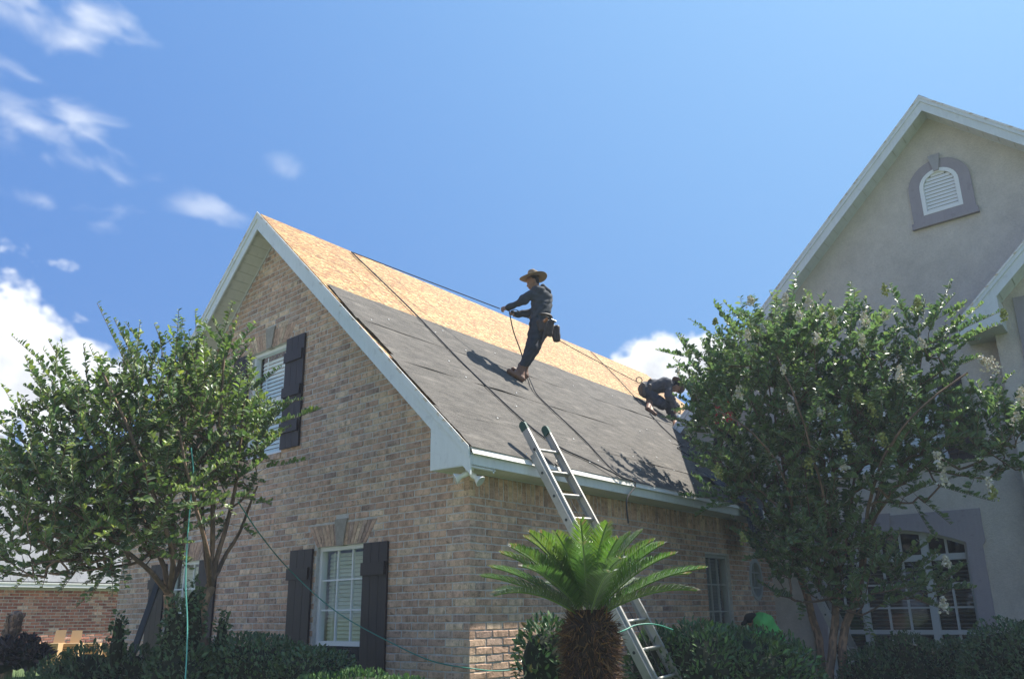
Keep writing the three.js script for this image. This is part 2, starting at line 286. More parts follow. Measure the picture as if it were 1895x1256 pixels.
// put bricks {p, q, a, b, F, depth} on their walls: the `most` nearest ones singly, the others of each wall joined
function setBricks(bricks, tones, most, seed, len = BL, course = COURSE) {
  const r = RNG(seed), full = [];
  for (let i = 0; i < 28; i++) full.push(brickGeo(len - JOINT, course - JOINT, 0.055, r, tones));
  for (const b of bricks) { b.c = V3((b.p + b.q) / 2, (b.a + b.b) / 2, 0).applyMatrix4(b.F); b.far = b.c.distanceTo(CAM) + (b.hidden ? 100 : 0); }
  bricks.sort((a, b) => a.far - b.far);
  const rest = new Map();
  bricks.forEach((b, i) => {
    const w = b.q - b.p, h = b.b - b.a, std_ = Math.abs(w - len + JOINT) < 1e-4 && Math.abs(h - course + JOINT) < 1e-4 && !b.depth;
    const rot = new THREE.Matrix4().extractRotation(b.F);
    if (i < most) {
      const g = std_ ? full[Math.floor(r() * full.length)] : brickGeo(w, h, b.depth ?? 0.055, r, tones);
      const m = place(b.wall, 'brick', g, M.brick, b.c); m.quaternion.setFromRotationMatrix(rot);
    } else {
      const g = brickGeo(w, h, b.depth ?? 0.055, r, tones).applyMatrix4(rot).translate(b.c.x, b.c.y, b.c.z);
      if (!rest.has(b.wall)) rest.set(b.wall, []); rest.get(b.wall).push(g);
    }
  });
  for (const [wall, gs] of rest) part(wall, 'brick', gs, M.brick, { kind: 'stuff' });
}
const frameOf = (o, x, z) => new THREE.Matrix4().makeBasis(x, V3(0, 1, 0), z).setPosition(o);
const inFrame = (F, g) => g.applyMatrix4(F);

// ---------------------------------------------------------------- ground
{
  const g = new THREE.PlaneGeometry(600, 600, 150, 150).rotateX(-Math.PI / 2), p = g.attributes.position;
  for (let i = 0; i < p.count; i++) { const x = p.getX(i), z = p.getZ(i); p.setY(i, smooth(-9.5, -13, x) * 0.62 * smooth(60, 30, Math.hypot(x, z))); }
  g.computeVertexNormals(); uvBox(g); solo('ground', g, M.lawn, { kind: 'structure' });
  const d = []; for (let i = 0; i < 6; i++) for (let k = 0; k < 3; k++) d.push(box(-7.5 + k * 2.6, -4.92 + k * 2.6, -0.1, 0.02, 4.0 + i * 3.05, 7.03 + i * 3.05));
  solo('driveway', d, M.concrete, { kind: 'structure' });
  solo('pavement', box(4, 40, -0.1, 0.03, 12, 13.5), M.concrete, { kind: 'structure' });
}

// ---------------------------------------------------------------- gable trim shared by the three gables
// xa, ya: top of the ridge; s: slope; tips xL, xR; front plane zF, wall plane zW
function rake(root, o, side, boards = true) {
  const { xa, ya, s, zF, zW } = o, xt = side < 0 ? o.xL : o.xR;
  const y = (x, drop) => ya - s * Math.abs(x - xa) - drop;
  const strip = (d0, d1, z0, z1, xe = xt) => sheet([[xa, y(xa, d0)], [xe, y(xe, d0)], [xe, y(xe, d1)], [xa, y(xa, d1)]], [], z0, z1);
  const xj = o.joint && side > 0 ? o.joint : null, seg = (d0, d1, z0, z1, x0, x1) => sheet([[x0, y(x0, d0)], [x1, y(x1, d0)], [x1, y(x1, d1)], [x0, y(x0, d1)]], [], z0, z1);
  const two = (d0, d1, z0, z1) => (xj ? [seg(d0, d1, z0, z1, xa, xj - 0.003), seg(d0, d1 + 0.002, z0, z1 + 0.0015, xj + 0.003, xt)] : [strip(d0, d1, z0, z1)]);
  const fs = two(0.085, 0.285, zF - 0.022, zF).map((g) => part(root, 'rake_fascia', g, M.trim)), f = fs[0];
  two(0.006, 0.105, zF, zF + 0.019).forEach((g) => part(f, 'shadow_board', g, M.trim));
  part(f, 'drip_edge', [strip(-0.012, 0.03, zF + 0.019, zF + 0.028)], M.dripEdge);
  if (!boards) return;
  const bx = Math.abs(xt - xa), n = Math.round(bx / (o.soffit ? 0.2 : 0.118)), st = bx / n, sg = Math.sign(xt - xa);
  const ms = o.soffit ?? M.soffit, sof = part(root, 'rake_soffit', strip(0.2, 0.212, zW - 0.02, zF - 0.022), M.soffit);
  const one = (() => { const dx = st * sg, g = sheet([[0, 0], [dx * 0.94, -s * st * 0.94], [dx * 0.94, -s * st * 0.94 - 0.011], [0, -0.011]], [], zW + 0.012, zF - 0.024); return g; })();
  for (let i = 0; i < n; i++) { const x = xa + sg * st * i; place(sof, 'soffit_board', one, ms, V3(x, y(x, 0.214), 0)); }
  part(sof, 'channel', strip(0.2, 0.236, zW + 0.004, zW + 0.02), M.trim);
}

// ---------------------------------------------------------------- windows and shutters
function makeWindow(root, F, w, h, { cols = 3, upper = [], lower = [], rail, blind, slat = 0.05, lowerDark = false, lattice = 0.02, cords = [], frame = M.white }) {
  const zo = -0.075, fr = 0.05, P = (g) => inFrame(F, g);
  const win = part(root, 'window', [P(box(0, fr, 0, h, zo - 0.07, zo + 0.02)), P(box(w - fr, w, 0, h, zo - 0.07, zo + 0.02)), P(box(fr, w - fr, 0, fr, zo - 0.07, zo + 0.022)), P(box(fr, w - fr, h - fr, h, zo - 0.07, zo + 0.018))], frame);
  if (rail) part(win, 'meeting_rail', P(box(fr, w - fr, rail - 0.028, rail + 0.028, zo - 0.05, zo + 0.012)), frame);
  const x0 = fr, x1 = w - fr, xs = []; for (let i = 1; i < cols; i++) xs.push(x0 + (x1 - x0) * i / cols);
  const zones = rail ? [[fr, rail - 0.028, lower], [rail + 0.028, h - fr, upper]] : [[fr, h - fr, upper]];
  for (const [a, b, rows] of zones) {
    const ys = rows.map((k) => a + (b - a) * k), X = [x0, ...xs, x1], Y = [a, ...ys, b];
    for (const x of xs) part(win, 'glazing_bar', P(box(x - lattice / 2, x + lattice / 2, a, b, zo - 0.035, zo - 0.006)), frame);
    for (const yy of ys) for (let i = 0; i < X.length - 1; i++) part(win, 'glazing_bar', P(box(X[i] + (i ? lattice / 2 : 0), X[i + 1] - (i < X.length - 2 ? lattice / 2 : 0), yy - lattice / 2, yy + lattice / 2, zo - 0.034, zo - 0.007)), frame);
    for (let i = 0; i < X.length - 1; i++) for (let k = 0; k < Y.length - 1; k++) part(win, 'pane', P(new THREE.PlaneGeometry(X[i + 1] - X[i], Y[k + 1] - Y[k]).translate((X[i] + X[i + 1]) / 2, (Y[k] + Y[k + 1]) / 2, zo - 0.022)), M.glass);
  }
  if (lowerDark) part(win, 'insect_screen', P(box(fr, w - fr, fr, rail - 0.028, zo + 0.002, zo + 0.006)), M.screen);
  if (blind) {
    const g = []; for (let y = 0.06; y < h - 0.07; y += slat) g.push(P(box(fr + 0.004, w - fr - 0.004, -0.003, 0.003, -slat * 0.5, slat * 0.5).rotateX(1.15).translate(0, y, zo - 0.115)));
    const b = part(win, 'blind', g, blind);
    for (const c of cords) part(win, 'blind_tape', P(box(w * c - 0.012, w * c + 0.012, 0.06, h - 0.06, zo - 0.088, zo - 0.085)), blind);
  }
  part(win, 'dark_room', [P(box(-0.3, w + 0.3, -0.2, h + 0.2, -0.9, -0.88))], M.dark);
  return win;
}
function makeShutter(root, F, w, h, battens) {
  const P = (g) => inFrame(F, g), b = w / 3, r = rnd;
  const s = part(root, 'shutter', P(box(0.006, w - 0.006, 0.004, h - 0.004, 0.004, 0.014)), M.shutter);
  for (let i = 0; i < 3; i++) { const g = box(i * b + 0.003, (i + 1) * b - 0.003, 0, h, 0.016, 0.036); const uv = g.attributes.uv, o = r() * 5; for (let k = 0; k < uv.count; k++) uv.setXY(k, uv.getX(k) + o, uv.getY(k) + o); part(s, 'board', P(g), M.shutter); }
  for (const [y, o] of battens) part(s, 'batten', P(box(o - 0.006, w - 0.025 + o, y - 0.075, y + 0.075, 0.038, 0.062)), M.shutter);
  return s;
}

// ---------------------------------------------------------------- the brick house: gable wing with the roof being re-covered
const WL = -8.41, XA = -4.2, YA = 7.68, ZE = -8.05, XE = 0.365, YE = 3.28, OV = 0.38;
const brickHouse = thing('brick_house', 'tan and brown brick house wing with a steep gable and a half papered roof', 'house', [0, 0, 0]);
{
  const root = brickHouse, und = (x) => YA - SL * Math.abs(x - XA) - 0.21;
  const FG = frameOf(V3(0, 0, 0), V3(1, 0, 0), V3(0, 0, 1)), FS = frameOf(V3(0, 0, 0), V3(0, 0, -1), V3(1, 0, 0));
  // openings [x0, x1, y0, y1]
  const gOpen = [[-2.73, -1.74, 0.45, 2.46], [-4.69, -3.71, 3.86, 5.54], [-6.66, -5.66, 0.45, 2.46]];
  const wallG = part(root, 'wall', [sheet([[WL, -0.3], [-0.007, -0.3], [-0.007, und(0)], [XA, und(XA)], [WL, und(WL)]], gOpen.map(([a, b, c, d]) => rect(a, b, c, d)), -0.2, -0.0075)], M.mortar);
  const sOpen = [[5.45, 6.31, 0.6, 2.49]], oval = Array.from({ length: 24 }, (_, i) => [7.31 + 0.235 * Math.cos(i * Math.PI / 12), 2.13 + 0.33 * Math.sin(i * Math.PI / 12)]);
  const wallS = part(root, 'wall', [inFrame(FS, sheet(rect(0.2, -ZE, -0.3, 3.1), [rect(...sOpen[0]), oval], -0.2, -0.0085)), box(-0.2, -0.0072, -0.3, 3.1, -0.2, -0.0072)], M.mortar);
  part(root, 'wall', [box(WL, WL + 0.2, -0.3, 3.1, -10.8, -0.2)], M.mortar);
  part(root, 'wall', [sheet([[WL, -0.3], [-1.8, -0.3], [-1.8, und(-1.8)], [XA, und(XA)], [WL, und(WL)]], [], -11, -10.8)], M.mortar);
  const bricks = [], jack = [];
  // flared brick heads with a keystone
  for (const [x0, x1, , y1] of gOpen) {
    const yt = y1 + 0.285, xm = (x0 + x1) / 2, wide = 0.2, n = 16;
    jack.push([x0, x1, y1, yt, wide]);
    const X = (t, top) => (x0 - (top ? wide : 0)) + t * (x1 - x0 + (top ? 2 * wide : 0));
    for (let i = 0; i < n; i++) {
      const a = i / n, b = (i + 1) / n; if (a > 0.41 && b < 0.59) continue; if (Math.abs((a + b) / 2 - 0.5) < 0.085) continue;
      const g0 = 0.005, r = RNG(900 + i + Math.round(xm * 10));
      const out = (r() - 0.5) * 0.005, q = [[X(a, 0) + g0, y1 + 0.004, out], [X(b, 0) - g0, y1 + 0.004, out], [X(b, 1) - g0, yt - 0.006, out], [X(a, 1) + g0, yt - 0.006, out]];
      const g = sheet(q, [], -0.05, out); const uv = g.attributes.uv, o = r() * 7; for (let k = 0; k < uv.count; k++) uv.setXY(k, uv.getY(k) + o, uv.getX(k) * 1.7 + o);
      part(wallG, 'brick', tint(g, pickTone(BRICK_TONES, r)), M.brick);
    }
    const k0 = 0.062, k1 = 0.125; part(wallG, 'keystone', sheet([[xm - k0, y1 - 0.004], [xm + k0, y1 - 0.004], [xm + k1, yt + 0.045], [xm - k1, yt + 0.045]], [], -0.06, 0.02), M.stone);
    // sill of bricks on edge
    const ns = 12; for (let i = 0; i < ns; i++) { const r = RNG(70 + i), a = x0 - 0.02 + (x1 - x0 + 0.04) * i / ns, b = x0 - 0.02 + (x1 - x0 + 0.04) * (i + 1) / ns - 0.008; if (x1 < -3.7 || x1 > -3) part(wallG, 'brick', tint(sheet(rect(a, b, gOpen.find((q) => q[0] === x0)[2] - 0.09, gOpen.find((q) => q[0] === x0)[2] - 0.004), [], -0.05, 0.022 + (r() - 0.5) * 0.004), pickTone(BRICK_TONES, r)), M.brick); }
  }
  const top0 = 2.852;
  const freeG = (a, b) => {
    const half = (YA - 0.225 - b) / SL; if (half < 0.04) return [];
    let s = [[Math.max(WL, XA - half), Math.min(0, XA + half)]];
    const m = (a + b) / 2;
    for (const [x0, x1, y0, y1] of gOpen) if (b > y0 - 0.092 && a < y1) s = cut(s, x0 - JOINT * 0.6, x1 + JOINT * 0.6);
    for (const [x0, x1, y1, yt, wide] of jack) {
      if (b > y1 && a < yt) { const t = clamp((m - y1) / (yt - y1)) * wide; s = cut(s, x0 - t - 0.006, x1 + t + 0.006); }
      else if (m > yt && a < yt + 0.045) s = cut(s, (x0 + x1) / 2 - 0.13, (x0 + x1) / 2 + 0.13);
    }
    return s;
  };
  const n0 = Math.floor(top0 / COURSE), yb = top0 - n0 * COURSE;
  const parity = (k) => ((k + 1000 - n0) % 2 ? 1 : 0);
  for (const c of layCourses({ y0: yb, n: 90, start: (k) => (parity(k) ? -0.1 : 0) - 20 * BL + JOINT, free: freeG })) {
    c.F = FG; c.wall = wallG; if (c.q > -0.12) c.depth = 0.088; c.hidden = c.b < 0.9; bricks.push(c);
  }
  // corner units of the gable wall show as headers on the side wall, and the other way round
  const freeS = (a, b) => { let s = [[0, -ZE]]; for (const [x0, x1, y0, y1] of sOpen) if (b > y0 && a < y1) s = cut(s, x0 - 0.006, x1 + 0.006); const dy = ((a + b) / 2 - 2.13) / 0.375; if (Math.abs(dy) < 1) { const k = 0.28 * Math.sqrt(1 - dy * dy); s = cut(s, 7.31 - k, 7.31 + k); } return s; };
  for (let k = 0; k < n0; k++) {
    const odd = parity(k);
    for (const c of layCourses({ y0: yb + k * COURSE, n: 1, start: () => (odd ? 0 : 0.1), free: (a, b) => freeS(a, b).map(([p, q]) => [Math.max(p, odd ? 0 : 0.1), q]) })) { c.F = FS; c.wall = wallS; if (c.p < 0.11) c.depth = 0.088; c.hidden = c.b < 0.85; bricks.push(c); }
  }
  setBricks(bricks.filter((b) => b.q - b.p > 0.025 && !(b.wall === wallG && b.p > -0.095 && b.q > -0.02)), BRICK_TONES, 300, 41);
  // soldier course under the eave
  { const r = RNG(8); for (let z = 0.0, i = 0; z < -ZE - 0.08; z += COURSE, i++) { const g = brickGeo(0.247, COURSE - JOINT, i ? 0.055 : 0.088, r, BRICK_TONES.slice(0, 6)).rotateZ(Math.PI / 2).applyMatrix4(FS.clone().multiply(new THREE.Matrix4().makeTranslation(z + COURSE / 2 - JOINT / 2, 2.852 + 0.1235, 0))); part(wallS, 'brick', g, M.brick); } }
  // window heads and reveals are the wall's own thickness; the windows
  const wf = (x, y, F) => F.clone().multiply(new THREE.Matrix4().makeTranslation(x, y, 0));
  makeWindow(root, wf(-2.73, 0.45, FG), 0.99, 2.01, { upper: [1 / 3, 2 / 3], lower: [1 / 2], rail: 0.83, blind: M.blindCream, lowerDark: true, cords: [0.18] });
  makeWindow(root, wf(-6.66, 0.45, FG), 1.0, 2.01, { upper: [1 / 3, 2 / 3], lower: [1 / 2], rail: 0.83, blind: M.blindCream, lowerDark: true });
  makeWindow(root, wf(-4.69, 3.86, FG), 0.98, 1.68, { cols: 1, upper: [], lower: [], rail: 0.86, blind: M.blindWhite, slat: 0.062, cords: [0.22, 0.7] });
  makeWindow(root, wf(5.45, 0.6, FS), 0.86, 1.89, { cols: 3, upper: [1 / 3, 2 / 3], lower: [1 / 3], rail: 0.55, blind: M.blindDim, frame: M.frameDim });
  for (const [x, y, w, h, b] of [[-1.745, 0.42, 0.445, 2.03, [[1.72, 0], [0.52, 0], [0.2, 0]]], [-3.27, 0.42, 0.49, 2.03, [[1.72, -0.02], [0.52, -0.02], [0.2, 0]]], [-3.705, 3.885, 0.455, 1.665, [[1.36, 0], [0.83, 0], [0.3, 0]]], [-5.15, 3.885, 0.455, 1.665, [[1.36, 0], [0.83, 0], [0.3, 0]]], [-7.2, 0.42, 0.5, 2.03, [[1.72, 0], [0.52, 0]]], [-5.65, 0.42, 0.5, 2.03, [[1.72, 0], [0.52, 0]]]])
    makeShutter(root, wf(x, y, FG), w, h, b);
  // small oval window by the inner corner
  {
    const ring = (k, z0, z1, inner) => inFrame(FS, sheet(oval.map(([x, y]) => [7.31 + (x - 7.31) * k, 2.13 + (y - 2.13) * k]), [oval.map(([x, y]) => [7.31 + (x - 7.31) * inner, 2.13 + (y - 2.13) * inner]).reverse()], z0, z1));
    const w = part(root, 'oval_window', ring(1.1, -0.07, 0.012, 0.9), M.frameDim);
    for (const y of [1.99, 2.25]) part(w, 'glazing_bar', inFrame(FS, box(7.12, 7.5, y - 0.011, y + 0.011, -0.05, -0.03)), M.frameDim);
    part(w, 'glazing_bar', inFrame(FS, box(7.3, 7.32, 1.84, 2.42, -0.052, -0.028)), M.frameDim);
    part(w, 'pane', inFrame(FS, sheet(oval, [], -0.062, -0.058)), M.glass);
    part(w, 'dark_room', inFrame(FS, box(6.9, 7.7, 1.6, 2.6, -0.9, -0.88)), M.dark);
  }
  // roof deck of both slopes, boards near the ridge, paper strips below them
  const zb = -11.2, roofY = (x) => YE + SL * (XE - x);
  const deck = part(root, 'roof', [sheet([[XA, YA - 0.016], [XE - 0.01, YE - 0.012], [XE - 0.01, YE - 0.1], [XA, YA - 0.13]], [], zb, OV - 0.03), sheet([[XA, YA - 0.016], [XA, YA - 0.13], [2 * XA - XE, YE - 0.1], [2 * XA - XE, YE - 0.012]], [], zb, OV - 0.03)], M.osb);
  const across = V3(1, -SL, 0).normalize(), up = V3(SL, 1, 0).normalize();
  const FR = new THREE.Matrix4().makeBasis(V3(0, 0, -1), across.clone().negate(), up).setPosition(XA, YA, OV);   // x to the back, -y down the slope, z out
  const slope = (x) => (x - XA) * Math.hypot(1, SL);   // down-slope distance of a plan x
  let row = 0;
  for (const [s0, s1, off] of [[0.015, 1.217, 0], [1.226, 2.44, 1.3], [2.447, 3.0, 0.5]]) {
    let z = -off; while (z < OV - zb - 0.1) {
      const a = Math.max(z, 0.03), b = Math.min(z + 2.437, OV - zb);
      if (b - a > 0.1) { const g = box(a, b, -s1, -s0, -0.011, 0.002 + R(-0.0015, 0.0015)); const uv = g.attributes.uv, o = R(0, 5); for (let k = 0; k < uv.count; k++) uv.setXY(k, uv.getX(k) + o, uv.getY(k) * 1.02 + o * 1.7); part(deck, 'board', inFrame(FR, g), [M.osb, M.osbPale, M.osbWarm][Math.floor(R(0, 3))]); }
      z += 2.446;
    }
    row++;
  }
  // paper strips, each lapping over the one below, a little buckled
  const rows = [[XE + 0.012, -0.21], [-0.13, -1.02], [-0.95, -1.76], [-1.69, -2.42]];
  rows.forEach(([xa, xb], i) => {
    const s0 = slope(xa), s1 = slope(xb), L = OV - zb - 0.1, g = new THREE.PlaneGeometry(L, s0 - s1, 180, 14), p = g.attributes.position, uv = g.attributes.uv;
    const edge = [0.0, 0.02, 0.05, 0.06][i];
    for (let k = 0; k < p.count; k++) {
      const t = (p.getX(k) + L / 2) / L, q = (p.getY(k) + (s0 - s1) / 2) / (s0 - s1), zz = t * L + edge * (1 - t) * (1 + (1 - q) * (i === 3 ? -0.6 : 1.1)) + (i ? 0.012 : 0.0), wob = (vnoise(zz * 0.9 + i * 7, 0.5, 999, 9, 60) - 0.5) * 0.022;
      const d = s1 + (1 - q) * (s0 - s1) + wob * (q < 0.5 ? (i ? 1 : 0) : (i === 3 ? 1.5 : 0.3));
      const h = 0.008 + i * 0.0005 + (1 - q) * (i ? 0.005 : 0.002) + Math.pow(fbm(zz * 1.5 + i * 9, q * 1.8 + i, 999, 999, 62, 4), 2) * 0.018 + (fbm(zz * 0.7, q * 7 + i * 3, 999, 999, 63, 3) - 0.5) * 0.016;
      p.setXYZ(k, zz, -d, Math.max(h, 0.006)); uv.setXY(k, zz + i * 3.7, d + i * 1.3);
    }
    g.computeVertexNormals(); part(deck, 'paper_strip', inFrame(FR, g), M.paper);
  });
  // white plastic cap nails along the laps
  { const gs = []; const r = RNG(15); for (let i = 0; i < 34; i++) { const k = Math.floor(r() * 4), s = slope(rows[k][0]) - 0.05 - (r() < 0.35 ? 0.03 : r() * 0.85), z = 0.15 + r() * 8.2; gs.push(inFrame(FR, new THREE.CylinderGeometry(0.009, 0.010, 0.004, 7).rotateX(Math.PI / 2).translate(z, -s, 0.03))); } part(deck, 'cap_nail', gs, M.white, { kind: 'stuff' }); }
  // gable trim, box return, eave
  const O = { xa: XA, ya: YA, s: SL, zF: OV, zW: 0, xL: 2 * XA - XE, xR: XE, joint: -1.99 };
  rake(root, O, -1); rake(root, O, 1);
  for (const m of [1, -1]) {
    const X = (x) => (m > 0 ? x : 2 * XA - x), yb_ = (x) => YA - SL * (x - XA) - 0.285;
    const pts = [[-0.235, 3.105], [XE - 0.004, 3.105], [XE - 0.004, YE - 0.05], [-0.235, yb_(-0.235) + 0.02]].map(([x, y]) => [X(x), y]);
    part(root, 'return_box', [sheet(m > 0 ? pts : pts.reverse(), [], OV - 0.05, OV - 0.024), box(X(-0.235), X(-0.215), 3.105, yb_(-0.235), 0.0, OV - 0.05)], M.trim);
    if (m > 0) part(root, 'return_box', sheet([[-0.235, 3.105], [XE, 3.105], [XE, yb_(XE) + 0.11], [XE - 0.1, yb_(XE - 0.1) + 0.003], [-0.235, yb_(-0.235) - 0.003]], [], OV - 0.024, OV - 0.003), M.trim);
    const ef = part(root, 'eave_fascia', [box(X(XE - 0.022), X(XE), 3.103, YE - 0.012, ZE, OV - 0.05)], M.trim);
    const d = part(ef, 'drip_edge', [m > 0 ? inFrame(FS, new THREE.BoxGeometry(OV - ZE - 0.01, 0.085, 0.006).rotateX(-0.42).translate((-ZE - OV) / 2, YE - 0.03, XE + 0.02)) : box(X(XE), X(XE + 0.02), YE - 0.07, YE, ZE, OV)], M.dripEdge);
    const es = part(root, 'eave_soffit', [box(X(-0.0), X(XE - 0.022), 3.118, 3.13, ZE, OV - 0.05), box(X(-0.215), X(0), 3.118, 3.13, 0, OV - 0.05)], M.soffit);
    if (m > 0) {
      for (let z = ZE + 0.02, i = 0; z < OV - 0.06; z += 0.102, i++) part(es, 'soffit_board', box(0.02, XE - 0.024, 3.106, 3.117, z, Math.min(z + 0.096, OV - 0.052)), M.soffit);
      part(es, 'channel', box(0.004, 0.02, 3.1, 3.118, ZE, 0), M.trim);
    }
  }
}

// ---------------------------------------------------------------- the stucco house behind
const stuccoHouse = thing('stucco_house', 'tall grey stucco house with a steep gable, arched louvre and big arched window', 'house', [0, 0, ZE]);
{
  const root = stuccoHouse, xa = 3.74, ya = 10.36, zF = -7.65, s = 0.97, O = { xa, ya, s, zF, zW: ZE, xL: -1.63, xR: 12, soffit: M.trim };
  const und = (x) => ya - s * Math.abs(x - xa) - 0.21;
  const wx0 = 0.89, wx1 = 3.215, cx = 2.05, arch = (k, n = 20) => Array.from({ length: n + 1 }, (_, i) => { const t = i / n * 2 - 1; return [cx + t * (wx1 - cx) * 1, 2.6 + 0.27 * k * (1 - t * t)]; });
  const winPath = [[wx0, 0.4], [wx1, 0.4], ...arch(1).reverse()];
  const upper = [0.95, 3.17, 3.92, 5.32];
  const lou = (k, o = 0) => [[3.74 - 0.3 - k, 8.26 - o], [3.74 + 0.3 + k, 8.26 - o], ...Array.from({ length: 17 }, (_, i) => { const a = i * Math.PI / 16; return [3.74 + (0.3 + k) * Math.cos(a), 8.77 + (0.3 + k) * Math.sin(a)]; })];
  const wall = part(root, 'wall', sheet([[-4.2, -0.3], [12, -0.3], [12, und(12)], [xa, und(xa)], [-4.2, und(-4.2)]], [winPath, rect(...upper), lou(0)], ZE - 0.25, ZE), M.stucco);
  part(root, 'wall', [box(11.75, 12, -0.3, 2.2, -20, ZE - 0.25), box(-4.2, 12, -0.3, 2.6, -20.2, -20)], M.stucco);
  const rf = (sg) => { const xe = sg < 0 ? -4.6 : 12.4, y = (x, d) => ya - s * Math.abs(x - xa) - d; return sheet([[xa, y(xa, 0.012)], [xe, y(xe, 0.012)], [xe, y(xe, 0.12)], [xa, y(xa, 0.12)]], [], -20.4, zF - 0.03); };
  part(root, 'roof', [rf(-1), rf(1)], M.shingle);
  part(root, 'ridge_cap', sheet([[xa - 0.12, ya - 0.12], [xa, ya + 0.012], [xa + 0.12, ya - 0.12], [xa + 0.13, ya - 0.105], [xa, ya + 0.03], [xa - 0.13, ya - 0.105]], [], -20.4, zF + 0.02), M.shingle);
  rake(root, O, -1); rake(root, O, 1);
  // arched louvre
  const lv = part(root, 'louvre', sheet(lou(0.01), [lou(-0.055, -0.055).reverse()], ZE - 0.03, ZE + 0.045), M.white);
  for (let i = 0; i < 11; i++) { const y = 8.335 + i * 0.0655, half = y < 8.77 ? 0.245 : Math.sqrt(Math.max(0.245 * 0.245 - (y - 8.77) ** 2, 0.001)); part(lv, 'slat', uvBox(new THREE.BoxGeometry(half * 2, 0.067, 0.008).rotateX(-0.3).translate(3.74, y, ZE + 0.005)), M.white); }
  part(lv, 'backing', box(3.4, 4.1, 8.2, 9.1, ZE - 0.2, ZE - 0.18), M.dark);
  const sr = part(root, 'louvre_surround', sheet(lou(0.19, 0.11), [lou(0.008, 0.0).reverse()], ZE, ZE + 0.04), M.mauve);
  part(sr, 'sill', box(3.74 - 0.52, 3.74 + 0.52, 8.04, 8.145, ZE, ZE + 0.075), M.mauve);
  part(sr, 'keystone', sheet([[3.7, 9.03], [3.78, 9.03], [3.835, 9.34], [3.645, 9.34]].map(([x, y]) => [x, y]), [], ZE + 0.04, ZE + 0.075), M.mauvePale);
  // big arched window: three lights with transoms
  {
    const b = (x0, x1, y0, y1, z0 = -0.13, z1 = -0.05) => box(x0, x1, y0, y1, ZE + z0, ZE + z1), yt = 2.4;
    const archY = (x) => 2.6 + 0.27 * (1 - ((x - cx) / (wx1 - cx)) ** 2);
    const w = part(root, 'arched_window', [b(wx0, wx0 + 0.05, 0.4, 2.6), b(wx1 - 0.05, wx1, 0.4, 2.6), b(wx0, wx1, 0.4, 0.46, -0.14, -0.045), sheet([...arch(1), ...arch(1).reverse().map(([x, y]) => [x, y - 0.05])], [], ZE - 0.12, ZE - 0.04)], M.frameGrey);
    const ms = [1.535, 2.585];
    for (const x of ms) part(w, 'mullion', b(x - 0.055, x + 0.055, 0.46, archY(x) - 0.03, -0.12, -0.035), M.frameGrey);
    const units = [[wx0 + 0.05, ms[0] - 0.055, 2], [ms[0] + 0.055, ms[1] - 0.055, 3], [ms[1] + 0.055, wx1 - 0.05, 2]];
    for (const [x0, x1, n] of units) {
      part(w, 'transom', b(x0, x1, yt - 0.05, yt + 0.05, -0.118, -0.037), M.frameGrey);
      part(w, 'meeting_rail', b(x0, x1, 1.235 - 0.035, 1.235 + 0.035, -0.116, -0.039), M.frameGrey);
      for (let i = 1; i < n; i++) { const x = x0 + (x1 - x0) * i / n; part(w, 'glazing_bar', b(x - 0.016, x + 0.016, yt + 0.05, archY(x) - 0.04, -0.1, -0.06), M.frameGrey); part(w, 'glazing_bar', b(x - 0.016, x + 0.016, 1.27, yt - 0.05, -0.1, -0.06), M.frameGrey); part(w, 'glazing_bar', b(x - 0.016, x + 0.016, 0.46, 1.2, -0.1, -0.06), M.frameGrey); }
      for (const y of [1.615, 1.985, 0.85]) for (let i = 0; i < n; i++) { const a = x0 + (x1 - x0) * i / n + (i ? 0.016 : 0), c = x0 + (x1 - x0) * (i + 1) / n - (i < n - 1 ? 0.016 : 0); part(w, 'glazing_bar', b(a, c, y - 0.014, y + 0.014, -0.098, -0.062), M.frameGrey); }
      for (let i = 0; i < n; i++) { const a = x0 + (x1 - x0) * i / n, c = x0 + (x1 - x0) * (i + 1) / n; for (const [p, q] of [[0.46, 0.85], [0.85, 1.2], [1.27, 1.615], [1.615, 1.985], [1.985, 2.35], [2.45, 2.62 + 0.2]]) part(w, 'pane', new THREE.PlaneGeometry(c - a, q - p).translate((a + c) / 2, (p + q) / 2, ZE - 0.08 + (p > 2.4 ? -0.004 : 0)), M.glass); }
      const g = []; for (let y = 0.5; y < 2.34; y += 0.062) g.push(new THREE.BoxGeometry(x1 - x0 - 0.01, 0.003, 0.055).rotateX(0.32).translate((x0 + x1) / 2, y, ZE - 0.18)); part(w, 'blind', g.map(uvBox), M.blindDim);
    }
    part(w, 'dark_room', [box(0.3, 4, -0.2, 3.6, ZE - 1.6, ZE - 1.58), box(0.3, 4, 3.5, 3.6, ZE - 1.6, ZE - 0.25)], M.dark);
  }
  // its surround with ears and keystone
  const tr = part(root, 'window_surround', sheet([[0.62, 0.3], [wx0, 0.3], [wx0, 2.6], ...arch(1).slice(1, -1), [wx1, 2.6], [wx1, 0.3], [3.44, 0.3], [3.44, 2.54], [3.485, 2.6], [3.485, 3.115], [0.615, 3.115], [0.615, 2.6], [0.66, 2.54], [0.66, 0.3]].filter(([x, y], i) => !(i === 0)), [], ZE, ZE + 0.045), M.mauve);
  part(tr, 'keystone', sheet([[1.985, 2.86], [2.115, 2.86], [2.165, 3.15], [1.935, 3.15]], [], ZE + 0.045, ZE + 0.08), M.mauve);
  // upper window behind the tree
  makeWindow(root, frameOf(V3(upper[0], upper[2], ZE), V3(1, 0, 0), V3(0, 0, 1)), upper[1] - upper[0], upper[3] - upper[2], { cols: 4, upper: [0.5], lower: [0.5], rail: 0.7, blind: M.blindWhite });
  part(root, 'sill', box(upper[0] - 0.06, upper[1] + 0.06, 3.85, 3.92, ZE, ZE + 0.06), M.white);
